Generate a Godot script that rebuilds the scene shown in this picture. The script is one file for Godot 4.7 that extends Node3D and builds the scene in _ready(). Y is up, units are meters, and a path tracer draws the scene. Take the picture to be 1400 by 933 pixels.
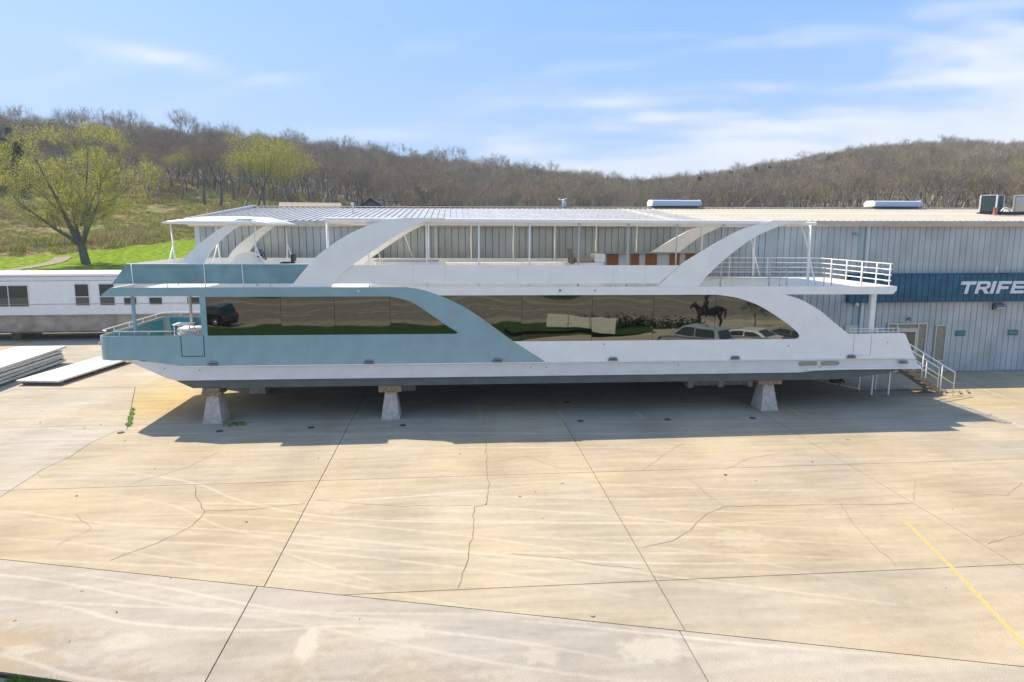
extends Node3D
# A houseboat on concrete piers in a paved yard, a metal building behind, wooded hills beyond.
# World: x along the boat (bow at -x), y up, z towards the camera. The yard lies at y = 0.

class MB:
	# collects triangles (counter-clockwise seen from outside) into one mesh; vertices are given in world space and stored relative to o
	var st := SurfaceTool.new()
	var o := Vector3.ZERO
	var um := Rect2()          # when set: uv from (x, z) mapped over this rectangle, uv2 in metres
	var colored := false
	var col := Color.WHITE
	var top := 0.0
	func _init(origin := Vector3.ZERO, smooth := false):
		o = origin
		st.begin(Mesh.PRIMITIVE_TRIANGLES)
		sm(smooth)
	func sm(on: bool):
		st.set_smooth_group(0 if on else -1)
	func v(p: Vector3):
		if um.size.x > 0.0:
			st.set_uv(Vector2((p.x - um.position.x) / um.size.x, (p.z - um.position.y) / um.size.y))
			st.set_uv2(Vector2(p.x, p.z))
		if colored:
			st.set_color(col)
		top = maxf(top, p.y)
		st.add_vertex(p - o)
	func tri(a: Vector3, b: Vector3, c: Vector3):
		v(a); v(c); v(b)
	func quad(a: Vector3, b: Vector3, c: Vector3, d: Vector3):
		tri(a, b, c); tri(a, c, d)
	func box(c: Vector3, s: Vector3, b := Basis()):
		var p := func(x, y, z): return c + b * Vector3(x * s.x / 2, y * s.y / 2, z * s.z / 2)
		quad(p.call(1, -1, -1), p.call(1, 1, -1), p.call(1, 1, 1), p.call(1, -1, 1))
		quad(p.call(-1, -1, 1), p.call(-1, 1, 1), p.call(-1, 1, -1), p.call(-1, -1, -1))
		quad(p.call(-1, 1, -1), p.call(-1, 1, 1), p.call(1, 1, 1), p.call(1, 1, -1))
		quad(p.call(-1, -1, -1), p.call(1, -1, -1), p.call(1, -1, 1), p.call(-1, -1, 1))
		quad(p.call(-1, -1, 1), p.call(1, -1, 1), p.call(1, 1, 1), p.call(-1, 1, 1))
		quad(p.call(-1, -1, -1), p.call(-1, 1, -1), p.call(1, 1, -1), p.call(1, -1, -1))
	func b2(x0: float, x1: float, y0: float, y1: float, z0: float, z1: float):
		box(Vector3((x0 + x1) / 2, (y0 + y1) / 2, (z0 + z1) / 2), Vector3(absf(x1 - x0), absf(y1 - y0), absf(z1 - z0)))
	func bevel(x0: float, x1: float, y0: float, y1: float, z0: float, z1: float, r: float):
		# a box with chamfered edges
		var c := Vector3((x0 + x1) / 2, (y0 + y1) / 2, (z0 + z1) / 2)
		var h := Vector3(absf(x1 - x0), absf(y1 - y0), absf(z1 - z0)) / 2
		bevel_at(c, h, r, Basis())
	func bevel_at(c: Vector3, h: Vector3, r: float, b: Basis):
		r = minf(r, minf(h.x, minf(h.y, h.z)) * 0.9)
		for ax in 3:
			for s in [-1.0, 1.0]:
				var n := Vector3.ZERO; n[ax] = s
				var u := Vector3.ZERO; u[(ax + 1) % 3] = 1.0
				var w := Vector3.ZERO; w[(ax + 2) % 3] = s
				var hu: float = h[(ax + 1) % 3] - r
				var hw: float = h[(ax + 2) % 3] - r
				var f := n * h[ax]
				quad(c + b * (f - u * hu - w * hw), c + b * (f + u * hu - w * hw), c + b * (f + u * hu + w * hw), c + b * (f - u * hu + w * hw))
		for ax in 3:                      # twelve edges
			var a1 := (ax + 1) % 3
			var a2 := (ax + 2) % 3
			for s1 in [-1.0, 1.0]:
				for s2 in [-1.0, 1.0]:
					var p := Vector3.ZERO; p[a1] = s1 * h[a1]; p[a2] = s2 * (h[a2] - r)
					var q := Vector3.ZERO; q[a1] = s1 * (h[a1] - r); q[a2] = s2 * h[a2]
					var e := Vector3.ZERO; e[ax] = h[ax] - r
					_edge(c, b, p, q, e)
		for sx in [-1.0, 1.0]:
			for sy in [-1.0, 1.0]:
				for sz in [-1.0, 1.0]:
					var a := Vector3(sx * h.x, sy * (h.y - r), sz * (h.z - r))
					var d := Vector3(sx * (h.x - r), sy * h.y, sz * (h.z - r))
					var e2 := Vector3(sx * (h.x - r), sy * (h.y - r), sz * h.z)
					if sx * sy * sz > 0: tri(c + b * a, c + b * d, c + b * e2)
					else: tri(c + b * a, c + b * e2, c + b * d)
	func _edge(c: Vector3, b: Basis, p: Vector3, q: Vector3, e: Vector3):
		var nrm := (q - p).cross(e)
		if nrm.dot(p + q) > 0: quad(c + b * (p - e), c + b * (q - e), c + b * (q + e), c + b * (p + e))
		else: quad(c + b * (p - e), c + b * (p + e), c + b * (q + e), c + b * (q - e))
	func bar(a: Vector3, b: Vector3, w: float, h: float):
		var d := (b - a).normalized()
		var s := d.cross(Vector3.UP)
		s = Vector3.RIGHT if s.length() < 0.01 else s.normalized()
		var u := s.cross(d)
		box((a + b) / 2, Vector3(w, h, (b - a).length()), Basis(s, u, -d))
	func prism(poly: PackedVector2Array, d0: float, d1: float, axis := "z"):
		# extrude a polygon; axis z: points are (x, y); y: points are (x, z); x: points are (z, y)
		if poly.size() < 3: return
		if Geometry2D.is_polygon_clockwise(poly): poly = poly.duplicate(); poly.reverse()
		var lo := minf(d0, d1)
		var hi := maxf(d0, d1)
		var m := func(p: Vector2, d: float) -> Vector3:
			if axis == "z": return Vector3(p.x, p.y, d)
			if axis == "y": return Vector3(p.x, d, p.y)
			return Vector3(d, p.y, p.x)
		var flip := axis != "z"
		var ids := Geometry2D.triangulate_polygon(poly)
		for k in range(0, ids.size(), 3):
			var a := poly[ids[k]]; var b := poly[ids[k + 1]]; var c := poly[ids[k + 2]]
			if (b - a).cross(c - a) < 0: var t := b; b = c; c = t
			if flip:
				tri(m.call(a, hi), m.call(c, hi), m.call(b, hi)); tri(m.call(a, lo), m.call(b, lo), m.call(c, lo))
			else:
				tri(m.call(a, hi), m.call(b, hi), m.call(c, hi)); tri(m.call(a, lo), m.call(c, lo), m.call(b, lo))
		for k in poly.size():
			var a := poly[k]
			var b := poly[(k + 1) % poly.size()]
			if flip: quad(m.call(a, lo), m.call(a, hi), m.call(b, hi), m.call(b, lo))
			else: quad(m.call(a, lo), m.call(b, lo), m.call(b, hi), m.call(a, hi))
	func tube(pts: Array, r0: float, r1 := -1.0, n := 8, caps := true):
		if r1 < 0: r1 = r0
		var rings := []
		var side := Vector3.ZERO
		for i in pts.size():
			var d: Vector3 = (pts[mini(i + 1, pts.size() - 1)] - pts[maxi(i - 1, 0)]).normalized()
			if side == Vector3.ZERO:
				side = d.cross(Vector3.UP if absf(d.y) < 0.9 else Vector3.RIGHT).normalized()
			side = (side - d * side.dot(d)).normalized()
			var u := d.cross(side)
			var r := lerpf(r0, r1, float(i) / maxf(1.0, pts.size() - 1))
			var ring := []
			for k in n:
				var a := TAU * k / n
				ring.append(pts[i] + (side * cos(a) + u * sin(a)) * r)
			rings.append(ring)
		for i in pts.size() - 1:
			for k in n:
				var k2 := (k + 1) % n
				quad(rings[i][k], rings[i][k2], rings[i + 1][k2], rings[i + 1][k])
		if caps:
			for k in range(1, n - 1):
				tri(rings[0][0], rings[0][k + 1], rings[0][k])
				tri(rings[-1][0], rings[-1][k], rings[-1][k + 1])
	func lathe(c: Vector3, prof: Array, n := 16, b := Basis()):
		# prof: Vector2(radius, height) from the bottom up
		for i in prof.size() - 1:
			for k in n:
				var a := TAU * k / n
				var e := TAU * (k + 1) / n
				var f := func(p: Vector2, t: float): return c + b * Vector3(p.x * cos(t), p.y, -p.x * sin(t))
				quad(f.call(prof[i], a), f.call(prof[i], e), f.call(prof[i + 1], e), f.call(prof[i + 1], a))
	func loft(secs: Array, closed := true, caps := true):
		# secs: arrays of equally many Vector3
		for i in secs.size() - 1:
			var n: int = secs[i].size()
			for k in (n if closed else n - 1):
				quad(secs[i][k], secs[i][(k + 1) % n], secs[i + 1][(k + 1) % n], secs[i + 1][k])
		if caps:
			for k in range(1, secs[0].size() - 1):
				tri(secs[0][0], secs[0][k + 1], secs[0][k])
				tri(secs[-1][0], secs[-1][k], secs[-1][k + 1])
	func done() -> ArrayMesh:
		st.generate_normals()
		st.index()
		return st.commit()

var rng := RandomNumberGenerator.new()
var counts := {}
var M := {}
var noises := {}

# ---------------------------------------------------------------- naming and metas
func add(n: Node3D, called: String, parent: Node) -> Node3D:
	var key := "%d/%s" % [parent.get_instance_id(), called]
	var k: int = counts.get(key, 0)
	counts[key] = k + 1
	n.name = called if k == 0 else "%s_%03d" % [called, k]
	parent.add_child(n, true)
	return n

func tag(n: Node, label: String, category: String, group := "", kind := ""):
	if label: n.set_meta("label", label)
	if category: n.set_meta("category", category)
	if group: n.set_meta("group", group)
	if kind: n.set_meta("kind", kind)

func thing(called: String, label: String, category: String, at := Vector3.ZERO, group := "") -> Node3D:
	var n := Node3D.new()
	n.position = at
	add(n, called, self)
	tag(n, label, category, group)
	return n

func put(called: String, b, material: Material, parent: Node = self, kind := "", label := "") -> MeshInstance3D:
	var m := MeshInstance3D.new()
	m.mesh = b.done() if b is MB else b
	m.material_override = material
	if parent == self and b is MB: m.position = b.o
	add(m, called, parent)
	if kind: m.set_meta("kind", kind)
	if label: m.set_meta("label", label)
	return m

func copy(src: Node3D, called: String, label: String, at: Vector3, turn := 0.0, group := "") -> Node3D:
	var c: Node3D = src.duplicate()
	add(c, called, self)
	c.position = at
	c.rotation.y = turn
	c.set_meta("label", label)
	if group: c.set_meta("group", group)
	return c

# ---------------------------------------------------------------- materials
func noise_tex(freq: float, lo: float, oct := 4, seed_ := 1, type := FastNoiseLite.TYPE_SIMPLEX_SMOOTH) -> NoiseTexture2D:
	var key := "%f %f %d %d" % [freq, lo, oct, seed_]
	if noises.has(key): return noises[key]
	var n := FastNoiseLite.new()
	n.noise_type = type
	n.frequency = freq
	n.fractal_octaves = oct
	n.seed = seed_
	var t := NoiseTexture2D.new()
	t.width = 512; t.height = 512
	t.seamless = true
	t.noise = n
	var g := Gradient.new()
	g.set_color(0, Color(lo, lo, lo)); g.set_color(1, Color.WHITE)
	t.color_ramp = g
	noises[key] = t
	return t

func mat(r: float, g: float, b: float, rough := 0.6, metal := 0.0, spec := 0.5) -> StandardMaterial3D:
	var m := StandardMaterial3D.new()
	m.albedo_color = Color(r, g, b).linear_to_srgb()
	m.roughness = rough
	m.metallic = metal
	m.metallic_specular = spec
	return m

func grain(m: StandardMaterial3D, scale: float, lo := 0.75, freq := 0.01, seed_ := 1, oct := 5) -> StandardMaterial3D:
	m.albedo_texture = noise_tex(freq, lo, oct, seed_)
	m.uv1_triplanar = true
	m.uv1_world_triplanar = true
	m.uv1_scale = Vector3.ONE * scale
	return m

func bump(m: StandardMaterial3D, freq: float, strength: float, seed_ := 3) -> StandardMaterial3D:
	var n := FastNoiseLite.new()
	n.frequency = freq; n.fractal_octaves = 4; n.seed = seed_
	var t := NoiseTexture2D.new()
	t.width = 512; t.height = 512; t.seamless = true; t.as_normal_map = true; t.bump_strength = strength
	t.noise = n
	m.normal_enabled = true
	m.normal_texture = t
	return m

func make_materials():
	M.white = grain(mat(0.92, 0.905, 0.86, 0.28), 0.35, 0.965, 0.006, 4)
	M.white_matt = grain(mat(0.84, 0.83, 0.81, 0.55), 0.5, 0.955, 0.008, 5)
	M.blue = grain(mat(0.29, 0.45, 0.49, 0.3), 0.3, 0.90, 0.006, 6)
	M.blue.clearcoat_enabled = true; M.blue.clearcoat = 0.6; M.blue.clearcoat_roughness = 0.12
	for k in ["white", "blue"]:
		bump(M[k], 0.012, 2.0, 51); M[k].normal_scale = 0.16
	M.blue_up = grain(mat(0.225, 0.385, 0.42, 0.38), 0.3, 0.86, 0.006, 7)
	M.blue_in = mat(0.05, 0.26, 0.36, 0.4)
	M.hull_dark = grain(mat(0.13, 0.155, 0.15, 0.5), 0.3, 0.86, 0.008, 8)
	M.hull_white = grain(mat(0.80, 0.785, 0.765, 0.4), 0.3, 0.95, 0.008, 9)
	M.glass = mat(0.190, 0.193, 0.162, 0.02, 1.0)
	M.glass_dark = mat(0.03, 0.035, 0.035, 0.06, 0.0, 0.8)
	M.glass_green = mat(0.05, 0.06, 0.05, 0.05, 0.0, 0.9)
	M.canvas = mat(0.86, 0.85, 0.83, 0.6); M.canvas.backlight_enabled = true; M.canvas.backlight = Color(0.66, 0.65, 0.62)
	M.rubber = mat(0.02, 0.02, 0.02, 0.7)
	M.chrome = mat(0.7, 0.71, 0.72, 0.25, 0.9)
	M.cleat = mat(0.28, 0.29, 0.30, 0.35, 0.7)
	M.black = mat(0.015, 0.016, 0.018, 0.5)
	M.pier = bump(grain(mat(0.70, 0.60, 0.50, 0.9), 0.8, 0.78, 0.01, 11), 0.03, 2.5)
	M.wood = grain(mat(0.50, 0.34, 0.19, 0.8), 1.5, 0.6, 0.01, 12)
	M.wood_orange = grain(mat(0.47, 0.16, 0.028, 0.45), 3.0, 0.55, 0.012, 13)
	M.wood_grey = grain(mat(0.33, 0.29, 0.25, 0.85), 1.5, 0.55, 0.012, 14)
	M.tan_cushion = grain(mat(0.42, 0.34, 0.25, 0.85), 2.0, 0.8, 0.01, 15)
	M.grey_panel = mat(0.52, 0.51, 0.50, 0.5)
	M.wall = grain(mat(0.55, 0.575, 0.56, 0.5), 0.12, 0.84, 0.008, 16)
	M.trim = mat(0.36, 0.45, 0.46, 0.5)
	M.gutter = grain(mat(0.78, 0.73, 0.63, 0.5), 0.4, 0.85, 0.01, 17)
	M.roof = grain(mat(0.55, 0.55, 0.56, 0.45, 0.25), 0.25, 0.78, 0.008, 18)
	M.roof_dusty = grain(mat(0.64, 0.60, 0.54, 0.7), 0.2, 0.8, 0.008, 19)
	M.band = grain(mat(0.012, 0.125, 0.215, 0.45), 0.25, 0.75, 0.008, 20)
	M.letter = mat(0.72, 0.74, 0.76, 0.4)
	M.frame_tan = mat(0.62, 0.58, 0.48, 0.5)
	M.blind = grain(mat(0.40, 0.36, 0.25, 0.7), 1.0, 0.8, 0.01, 21)
	M.teal = mat(0.02, 0.17, 0.19, 0.5)
	M.plaque = grain(mat(0.32, 0.42, 0.42, 0.5), 9.0, 0.45, 0.03, 22)
	M.ac_green = mat(0.06, 0.10, 0.10, 0.5)
	M.ac_grey = mat(0.42, 0.42, 0.40, 0.5)
	M.copper = mat(0.42, 0.16, 0.08, 0.5)
	M.yellow = grain(mat(0.60, 0.465, 0.20, 0.85), 1.5, 0.8, 0.02, 23)
	M.crack = mat(0.17, 0.135, 0.095, 0.95)
	M.spot = mat(0.05, 0.055, 0.055, 0.9)
	M.joint = grain(mat(0.17, 0.14, 0.105, 0.95), 1.0, 0.6, 0.02, 24)
	M.boat_tan = grain(mat(0.50, 0.425, 0.34, 0.6), 0.2, 0.72, 0.008, 25)
	M.panel_white = grain(mat(0.80, 0.79, 0.77, 0.5), 0.6, 0.88, 0.008, 26)
	M.panel_core = grain(mat(0.30, 0.26, 0.20, 0.8), 0.8, 0.7, 0.012, 27)
	M.bark = bump(grain(mat(0.29, 0.245, 0.20, 0.95), 0.7, 0.5, 0.02, 28), 0.04, 6.0)
	M.bark_pale = grain(mat(0.55, 0.50, 0.41, 0.9), 0.5, 0.5, 0.02, 29)
	M.twig = mat(0.31, 0.25, 0.185, 0.95, 0.0, 0.2)
	M.twig_green = mat(0.34, 0.31, 0.14, 0.95, 0.0, 0.2)
	M.bark_far = mat(0.36, 0.315, 0.265, 0.95, 0.0, 0.2)
	for k in ["twig", "twig_green", "bark_far"]: M[k].vertex_color_use_as_albedo = true
	M.leaf = mat(0.55, 0.51, 0.06, 0.7, 0.0, 0.2)
	M.leaf.backlight_enabled = true; M.leaf.backlight = Color(0.9, 0.9, 0.4)
	M.leaf_pale = mat(0.34, 0.33, 0.09, 0.7, 0.0, 0.2)
	M.leaf_pale.backlight_enabled = true; M.leaf_pale.backlight = Color(0.6, 0.6, 0.3)
	M.needle = mat(0.085, 0.12, 0.06, 0.85, 0.0, 0.2)
	M.needle.vertex_color_use_as_albedo = true
	M.brush = mat(0.50, 0.43, 0.19, 0.95, 0.0, 0.2)
	M.brush.vertex_color_use_as_albedo = true
	M.grass = mat(0.10, 0.19, 0.02, 0.8, 0.0, 0.2)
	M.grass.vertex_color_use_as_albedo = true
	M.terrain = grain(mat(1, 1, 1, 0.95, 0.0, 0.2), 0.045, 0.5, 0.02, 30)
	M.terrain.vertex_color_use_as_albedo = true
	M.lawn = grain(mat(0.27, 0.40, 0.012, 0.9, 0.0, 0.2), 0.06, 0.58, 0.03, 31)
	M.lawn_near = grain(mat(0.055, 0.12, 0.02, 0.9, 0.0, 0.2), 0.25, 0.55, 0.03, 32)
	M.gravel = grain(mat(0.40, 0.34, 0.27, 0.95), 0.3, 0.7, 0.03, 33)
	M.asphalt = grain(mat(0.25, 0.225, 0.185, 0.9), 0.1, 0.7, 0.02, 34)
	M.shoulder = grain(mat(0.36, 0.31, 0.24, 0.9), 0.1, 0.7, 0.02, 35)
	M.concrete_far = grain(mat(0.52, 0.45, 0.34, 0.9), 0.12, 0.78, 0.01, 36)
	M.stone_dark = grain(mat(0.19, 0.205, 0.23, 0.8), 0.6, 0.5, 0.03, 37)
	M.roof_pink = grain(mat(0.42, 0.32, 0.25, 0.7), 0.3, 0.75, 0.02, 38)
	M.bronze = grain(mat(0.05, 0.05, 0.045, 0.4, 0.6), 1.0, 0.6, 0.02, 39)
	M.car_silver = mat(0.42, 0.46, 0.50, 0.3, 0.3); M.car_white = mat(0.88, 0.88, 0.87, 0.25)
	M.car_grey = mat(0.30, 0.33, 0.35, 0.3, 0.4); M.car_black = mat(0.02, 0.022, 0.026, 0.2)
	M.tail = mat(0.5, 0.02, 0.03, 0.3)
	for k in ["car_silver", "car_white", "car_grey", "car_black"]:
		M[k].clearcoat_enabled = true; M[k].clearcoat = 1.0; M[k].clearcoat_roughness = 0.05

# ---------------------------------------------------------------- sky, sun, camera
func make_sky() -> ImageTexture:
	# air and cirrus only, laid out by direction (azimuth from -z, elevation)
	var W := 2048
	var H := 1024
	var im := Image.create(W, H, false, Image.FORMAT_RGBF)
	var n1 := FastNoiseLite.new(); n1.frequency = 1.0; n1.fractal_octaves = 5; n1.seed = 11
	var n2 := FastNoiseLite.new(); n2.frequency = 1.0; n2.fractal_octaves = 4; n2.seed = 23
	var sun := Vector3(-0.61, 1.0, -0.435).normalized()
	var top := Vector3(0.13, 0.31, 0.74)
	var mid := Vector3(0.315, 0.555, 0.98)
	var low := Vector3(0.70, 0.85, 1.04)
	for j in H:
		var el := (0.5 - (j + 0.5) / H) * PI
		if el < -0.05:
			im.fill_rect(Rect2i(0, j, W, H - j), Color(0.36, 0.33, 0.27))
			break
		var e := maxf(el, 0.0)
		var base: Vector3
		var t1 := clampf(e / 0.27, 0.0, 1.0)
		base = low.lerp(mid, pow(t1, 0.7))
		if e > 0.27: base = mid.lerp(top, pow((e - 0.27) / 1.3, 0.8))
		for i in W:
			var az := wrapf((i + 0.5) / W * TAU, -PI, PI)
			var d := Vector3(sin(az) * cos(el), sin(el), -cos(az) * cos(el))
			var c := base
			var s := maxf(0.0, d.dot(sun))
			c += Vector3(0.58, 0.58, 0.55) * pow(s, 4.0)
			# a bank of thin cloud that climbs to the right, and wisps drawn out along it
			var q := Vector3(d.x, 0.0, d.z) / (d.y + 0.22)          # flattened as on a high sheet
			var w := n1.get_noise_2d(q.x * 0.9 + 3.0, q.z * 0.9) * 0.5 + 0.5
			var str_ := n2.get_noise_2d(q.x * 1.0 + q.z * 0.45 + w * 0.5, (q.z - q.x * 0.33) * 3.2) * 0.5 + 0.5
			var wisp := smoothstep(0.50, 0.85, str_ * 0.75 + w * 0.28)
			var a := rad_to_deg(az)
			# the bank: low and bright over the saddle between the hills, its upper rim climbing to the right
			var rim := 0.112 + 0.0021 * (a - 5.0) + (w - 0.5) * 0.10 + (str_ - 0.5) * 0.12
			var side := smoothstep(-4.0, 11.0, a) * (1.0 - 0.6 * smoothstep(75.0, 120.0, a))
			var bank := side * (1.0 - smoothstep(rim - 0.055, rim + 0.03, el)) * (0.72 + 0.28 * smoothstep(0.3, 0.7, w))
			var amount := wisp * (0.18 + 0.47 * maxf(smoothstep(-12.0, 34.0, a), 1.0 - smoothstep(-130.0, -80.0, a))) * smoothstep(0.02, 0.12, el + 0.02)  # bank and wisps behind the camera are unseen cloud, added for fill light
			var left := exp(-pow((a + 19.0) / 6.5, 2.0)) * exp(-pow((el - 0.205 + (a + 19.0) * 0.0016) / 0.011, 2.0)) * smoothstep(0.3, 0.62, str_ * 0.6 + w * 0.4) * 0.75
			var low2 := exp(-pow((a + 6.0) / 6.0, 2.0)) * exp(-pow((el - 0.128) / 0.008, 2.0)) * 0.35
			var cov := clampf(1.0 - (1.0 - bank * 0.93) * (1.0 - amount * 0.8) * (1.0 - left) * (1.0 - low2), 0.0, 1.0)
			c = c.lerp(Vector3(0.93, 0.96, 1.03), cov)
			im.set_pixel(i, j, Color(c.x, c.y, c.z))
	return ImageTexture.create_from_image(im)

func make_view():
	var cam := Camera3D.new()
	cam.name = "camera"
	cam.position = Vector3(0, 7, 0)
	cam.rotation = Vector3(-deg_to_rad(9.343), -deg_to_rad(4.966), 0)
	cam.fov = 2.0 * rad_to_deg(atan(466.5 / 933.0))
	cam.near = 0.1
	cam.far = 4000.0
	add_child(cam)
	var env := Environment.new()
	env.background_mode = Environment.BG_SKY
	var sky := Sky.new()
	var sm := PanoramaSkyMaterial.new()
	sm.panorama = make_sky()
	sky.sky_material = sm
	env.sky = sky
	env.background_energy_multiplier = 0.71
	env.tonemap_mode = Environment.TONE_MAPPER_LINEAR
	env.tonemap_exposure = 1.46
	env.sdfgi_enabled = true
	env.ssao_enabled = true
	env.ssil_enabled = true
	env.fog_enabled = true
	env.fog_density = 0.0004
	env.fog_light_color = Color(0.80, 0.87, 0.96)
	var we := WorldEnvironment.new()
	we.name = "world_environment"
	we.environment = env
	add_child(we)
	var sun := DirectionalLight3D.new()
	sun.name = "sun"
	sun.light_energy = 1.55
	sun.light_color = Color(1.0, 0.945, 0.84)
	sun.light_angular_distance = 0.5
	sun.shadow_enabled = true
	add_child(sun)
	sun.look_at_from_position(Vector3(-61, 100, -43.5), Vector3.ZERO, Vector3.UP)

# ---------------------------------------------------------------- land
const SKYLINE := [[-70.0, 0.135], [-36.0, 0.136], [-30.8, 0.130], [-26.8, 0.130], [-22.3, 0.131], [-17.5, 0.127], [-12.3, 0.122], [-6.8, 0.113], [-1.0, 0.103], [5.0, 0.0915], [10.9, 0.077], [15.6, 0.067], [19.6, 0.072], [22.3, 0.0786], [25.0, 0.085], [27.6, 0.093], [30.0, 0.099], [32.4, 0.1036], [34.6, 0.105], [36.8, 0.104], [41.0, 0.097], [46.4, 0.083], [75.0, 0.07]]

func table(t: Array, a: float) -> float:
	if a <= t[0][0]: return t[0][1]
	for k in range(1, t.size()):
		if a <= t[k][0]: return lerpf(t[k - 1][1], t[k][1], (a - t[k - 1][0]) / (t[k][0] - t[k - 1][0]))
	return t[-1][1]

func ridge_at(a: float) -> float:
	return table([[-45.0, 250.0], [-20.0, 275.0], [0.0, 330.0], [16.0, 400.0], [26.0, 480.0], [40.0, 520.0], [70.0, 540.0]], a)

func foot_at(a: float) -> float:
	return table([[-45.0, 182.0], [-22.0, 176.0], [-12.0, 165.0], [0.0, 150.0], [15.0, 130.0], [40.0, 130.0]], a)

const TREE_H := 12.8
func land(x: float, z: float) -> float:
	var a := rad_to_deg(atan2(x, -z))
	if absf(a) > 80.0: return 0.0
	var d := Vector2(x, z).length()
	var dr := ridge_at(a)
	var df := foot_at(a)
	var gr := 7.0 + dr * table(SKYLINE, a) - TREE_H
	var left := 1.0 - smoothstep(-16.0, 2.0, a)            # the open field on the left climbs, the valley on the right is flatter
	var g1 := 0.058 * maxf(0.0, d - 62.0)
	if d > 108.0: g1 = 2.67 + 0.175 * (d - 108.0)
	var gf_left := 2.67 + 0.175 * (df - 108.0)
	var g2 := 0.03 * maxf(0.0, d - 70.0)
	var gf := lerpf(0.03 * (df - 70.0), gf_left, left)
	var g := lerpf(g2, g1, left)
	if d > df:
		var t := (d - df) / (dr - df)
		if t < 1.0: g = lerpf(gf, gr, t * (1.25 - 0.25 * t))
		else: g = gr - maxf(0.0, d - dr - 45.0) * 0.06
	var fade := 1.0 - smoothstep(60.0, 80.0, absf(a))
	return g * fade

func make_land():
	rng.seed = 5
	# ground to the horizon
	var g := MB.new()
	g.colored = true
	g.col = Color(0.14, 0.15, 0.06)
	var n := 48
	for k in n:
		var a0 := TAU * k / n
		var a1 := TAU * (k + 1) / n
		g.tri(Vector3(0, -0.35, 0), Vector3(sin(a1), 0, cos(a1)) * -1800 + Vector3(0, -0.35, 0), Vector3(sin(a0), 0, cos(a0)) * -1800 + Vector3(0, -0.35, 0))
	put("ground", g, M.terrain, self, "structure")
	# hills: one polar sheet from the back of the yard to beyond the ridges
	var fn := FastNoiseLite.new(); fn.frequency = 0.035; fn.fractal_octaves = 4; fn.seed = 9
	var fn2 := FastNoiseLite.new(); fn2.frequency = 0.012; fn2.fractal_octaves = 3; fn2.seed = 19
	var hl := MB.new(Vector3.ZERO, true)
	hl.colored = true
	var ds := []
	var d := 58.0
	while d < 700.0:
		ds.append(d)
		d += 3.0 + maxf(0.0, d - 150.0) * 0.045
	var put_v := func(a: float, dd: float):
		var p := Vector3(sin(deg_to_rad(a)) * dd, 0, -cos(deg_to_rad(a)) * dd)
		p.y = land(p.x, p.z) - 0.12
		var f := fn.get_noise_2d(p.x, p.z)
		var f2 := fn2.get_noise_2d(p.x, p.z)
		var c: Color
		if dd > foot_at(a) + f * 10.0:
			c = Color(0.36, 0.28, 0.19).lerp(Color(0.26, 0.22, 0.13), clampf(0.5 + f * 1.2, 0, 1))
		else:
			c = Color(0.36, 0.32, 0.12).lerp(Color(0.42, 0.31, 0.18), clampf(0.5 + f * 1.6, 0, 1)).lerp(Color(0.25, 0.28, 0.06), clampf(f2 * 1.6, 0, 0.7))
		hl.col = c
		hl.v(p)
	var na := 100
	for i in na:
		var a0 := -80.0 + 160.0 * i / na
		var a1 := -80.0 + 160.0 * (i + 1) / na
		for j in ds.size() - 1:
			for q in [[a0, ds[j]], [a0, ds[j + 1]], [a1, ds[j + 1]], [a0, ds[j]], [a1, ds[j + 1]], [a1, ds[j]]]:
				put_v.call(q[0], q[1])
	put("hillside_terrain", hl, M.terrain, self, "structure")
	# the bright mown lawn behind the yard, a sheet over the rising ground
	var lw := MB.new(Vector3.ZERO, true)
	for i in 60:
		var a0 := -58.0 + 54.0 * i / 60.0
		var a1 := -58.0 + 54.0 * (i + 1) / 60.0
		var e0 := lawn_end(a0)
		var e1 := lawn_end(a1)
		for j in 12:
			var q := func(a, e, k):
				var dd: float = lerpf(60.0, e, k / 12.0)
				var p := Vector3(sin(deg_to_rad(a)) * dd, 0, -cos(deg_to_rad(a)) * dd)
				p.y = land(p.x, p.z) + 0.02
				return p
			lw.quad(q.call(a0, e0, j), q.call(a1, e1, j), q.call(a1, e1, j + 1), q.call(a0, e0, j + 1))
	put("mown_lawn", lw, M.lawn, self, "structure")
	# gravel path that crosses the lawn
	var gp := MB.new(Vector3.ZERO, true)
	var line := [[-36.0, 88.0], [-33.0, 94.5], [-31.6, 98.0], [-30.4, 101.5], [-29.4, 104.5], [-28.8, 107.0], [-28.4, 109.0], [-28.2, 111.0]]
	for k in line.size() - 1:
		var s := []
		for e in [line[k], line[k + 1]]:
			for w in [-1.0, 1.0]:
				var aa: float = e[0] + w * 0.5
				var p := Vector3(sin(deg_to_rad(aa)) * e[1], 0, -cos(deg_to_rad(aa)) * e[1])
				p.y = land(p.x, p.z) + 0.09
				s.append(p)
		gp.quad(s[0], s[1], s[3], s[2])
	put("gravel_path", gp, M.gravel, self, "structure")

func lawn_end(a: float) -> float:
	return table([[-58.0, 112.0], [-31.7, 111.5], [-27.6, 113.5], [-23.0, 119.0], [-19.8, 123.0], [-10.0, 126.0], [0.0, 120.0]], a) + sin(a * 2.3) * 0.8

# ---------------------------------------------------------------- yard
const JX := [-60.0, -48.0, -36.0, -27.2, -19.4, -3.81, 4.0, 11.78, 19.95, 27.4, 35.2, 43.0, 60.0]
const JZ := [-62.0, -50.0, -37.4, -31.15, -24.95, -18.72, -12.48, -3.0, 6.0]
const YARD := Rect2(-26, -46, 56, 37)

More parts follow.
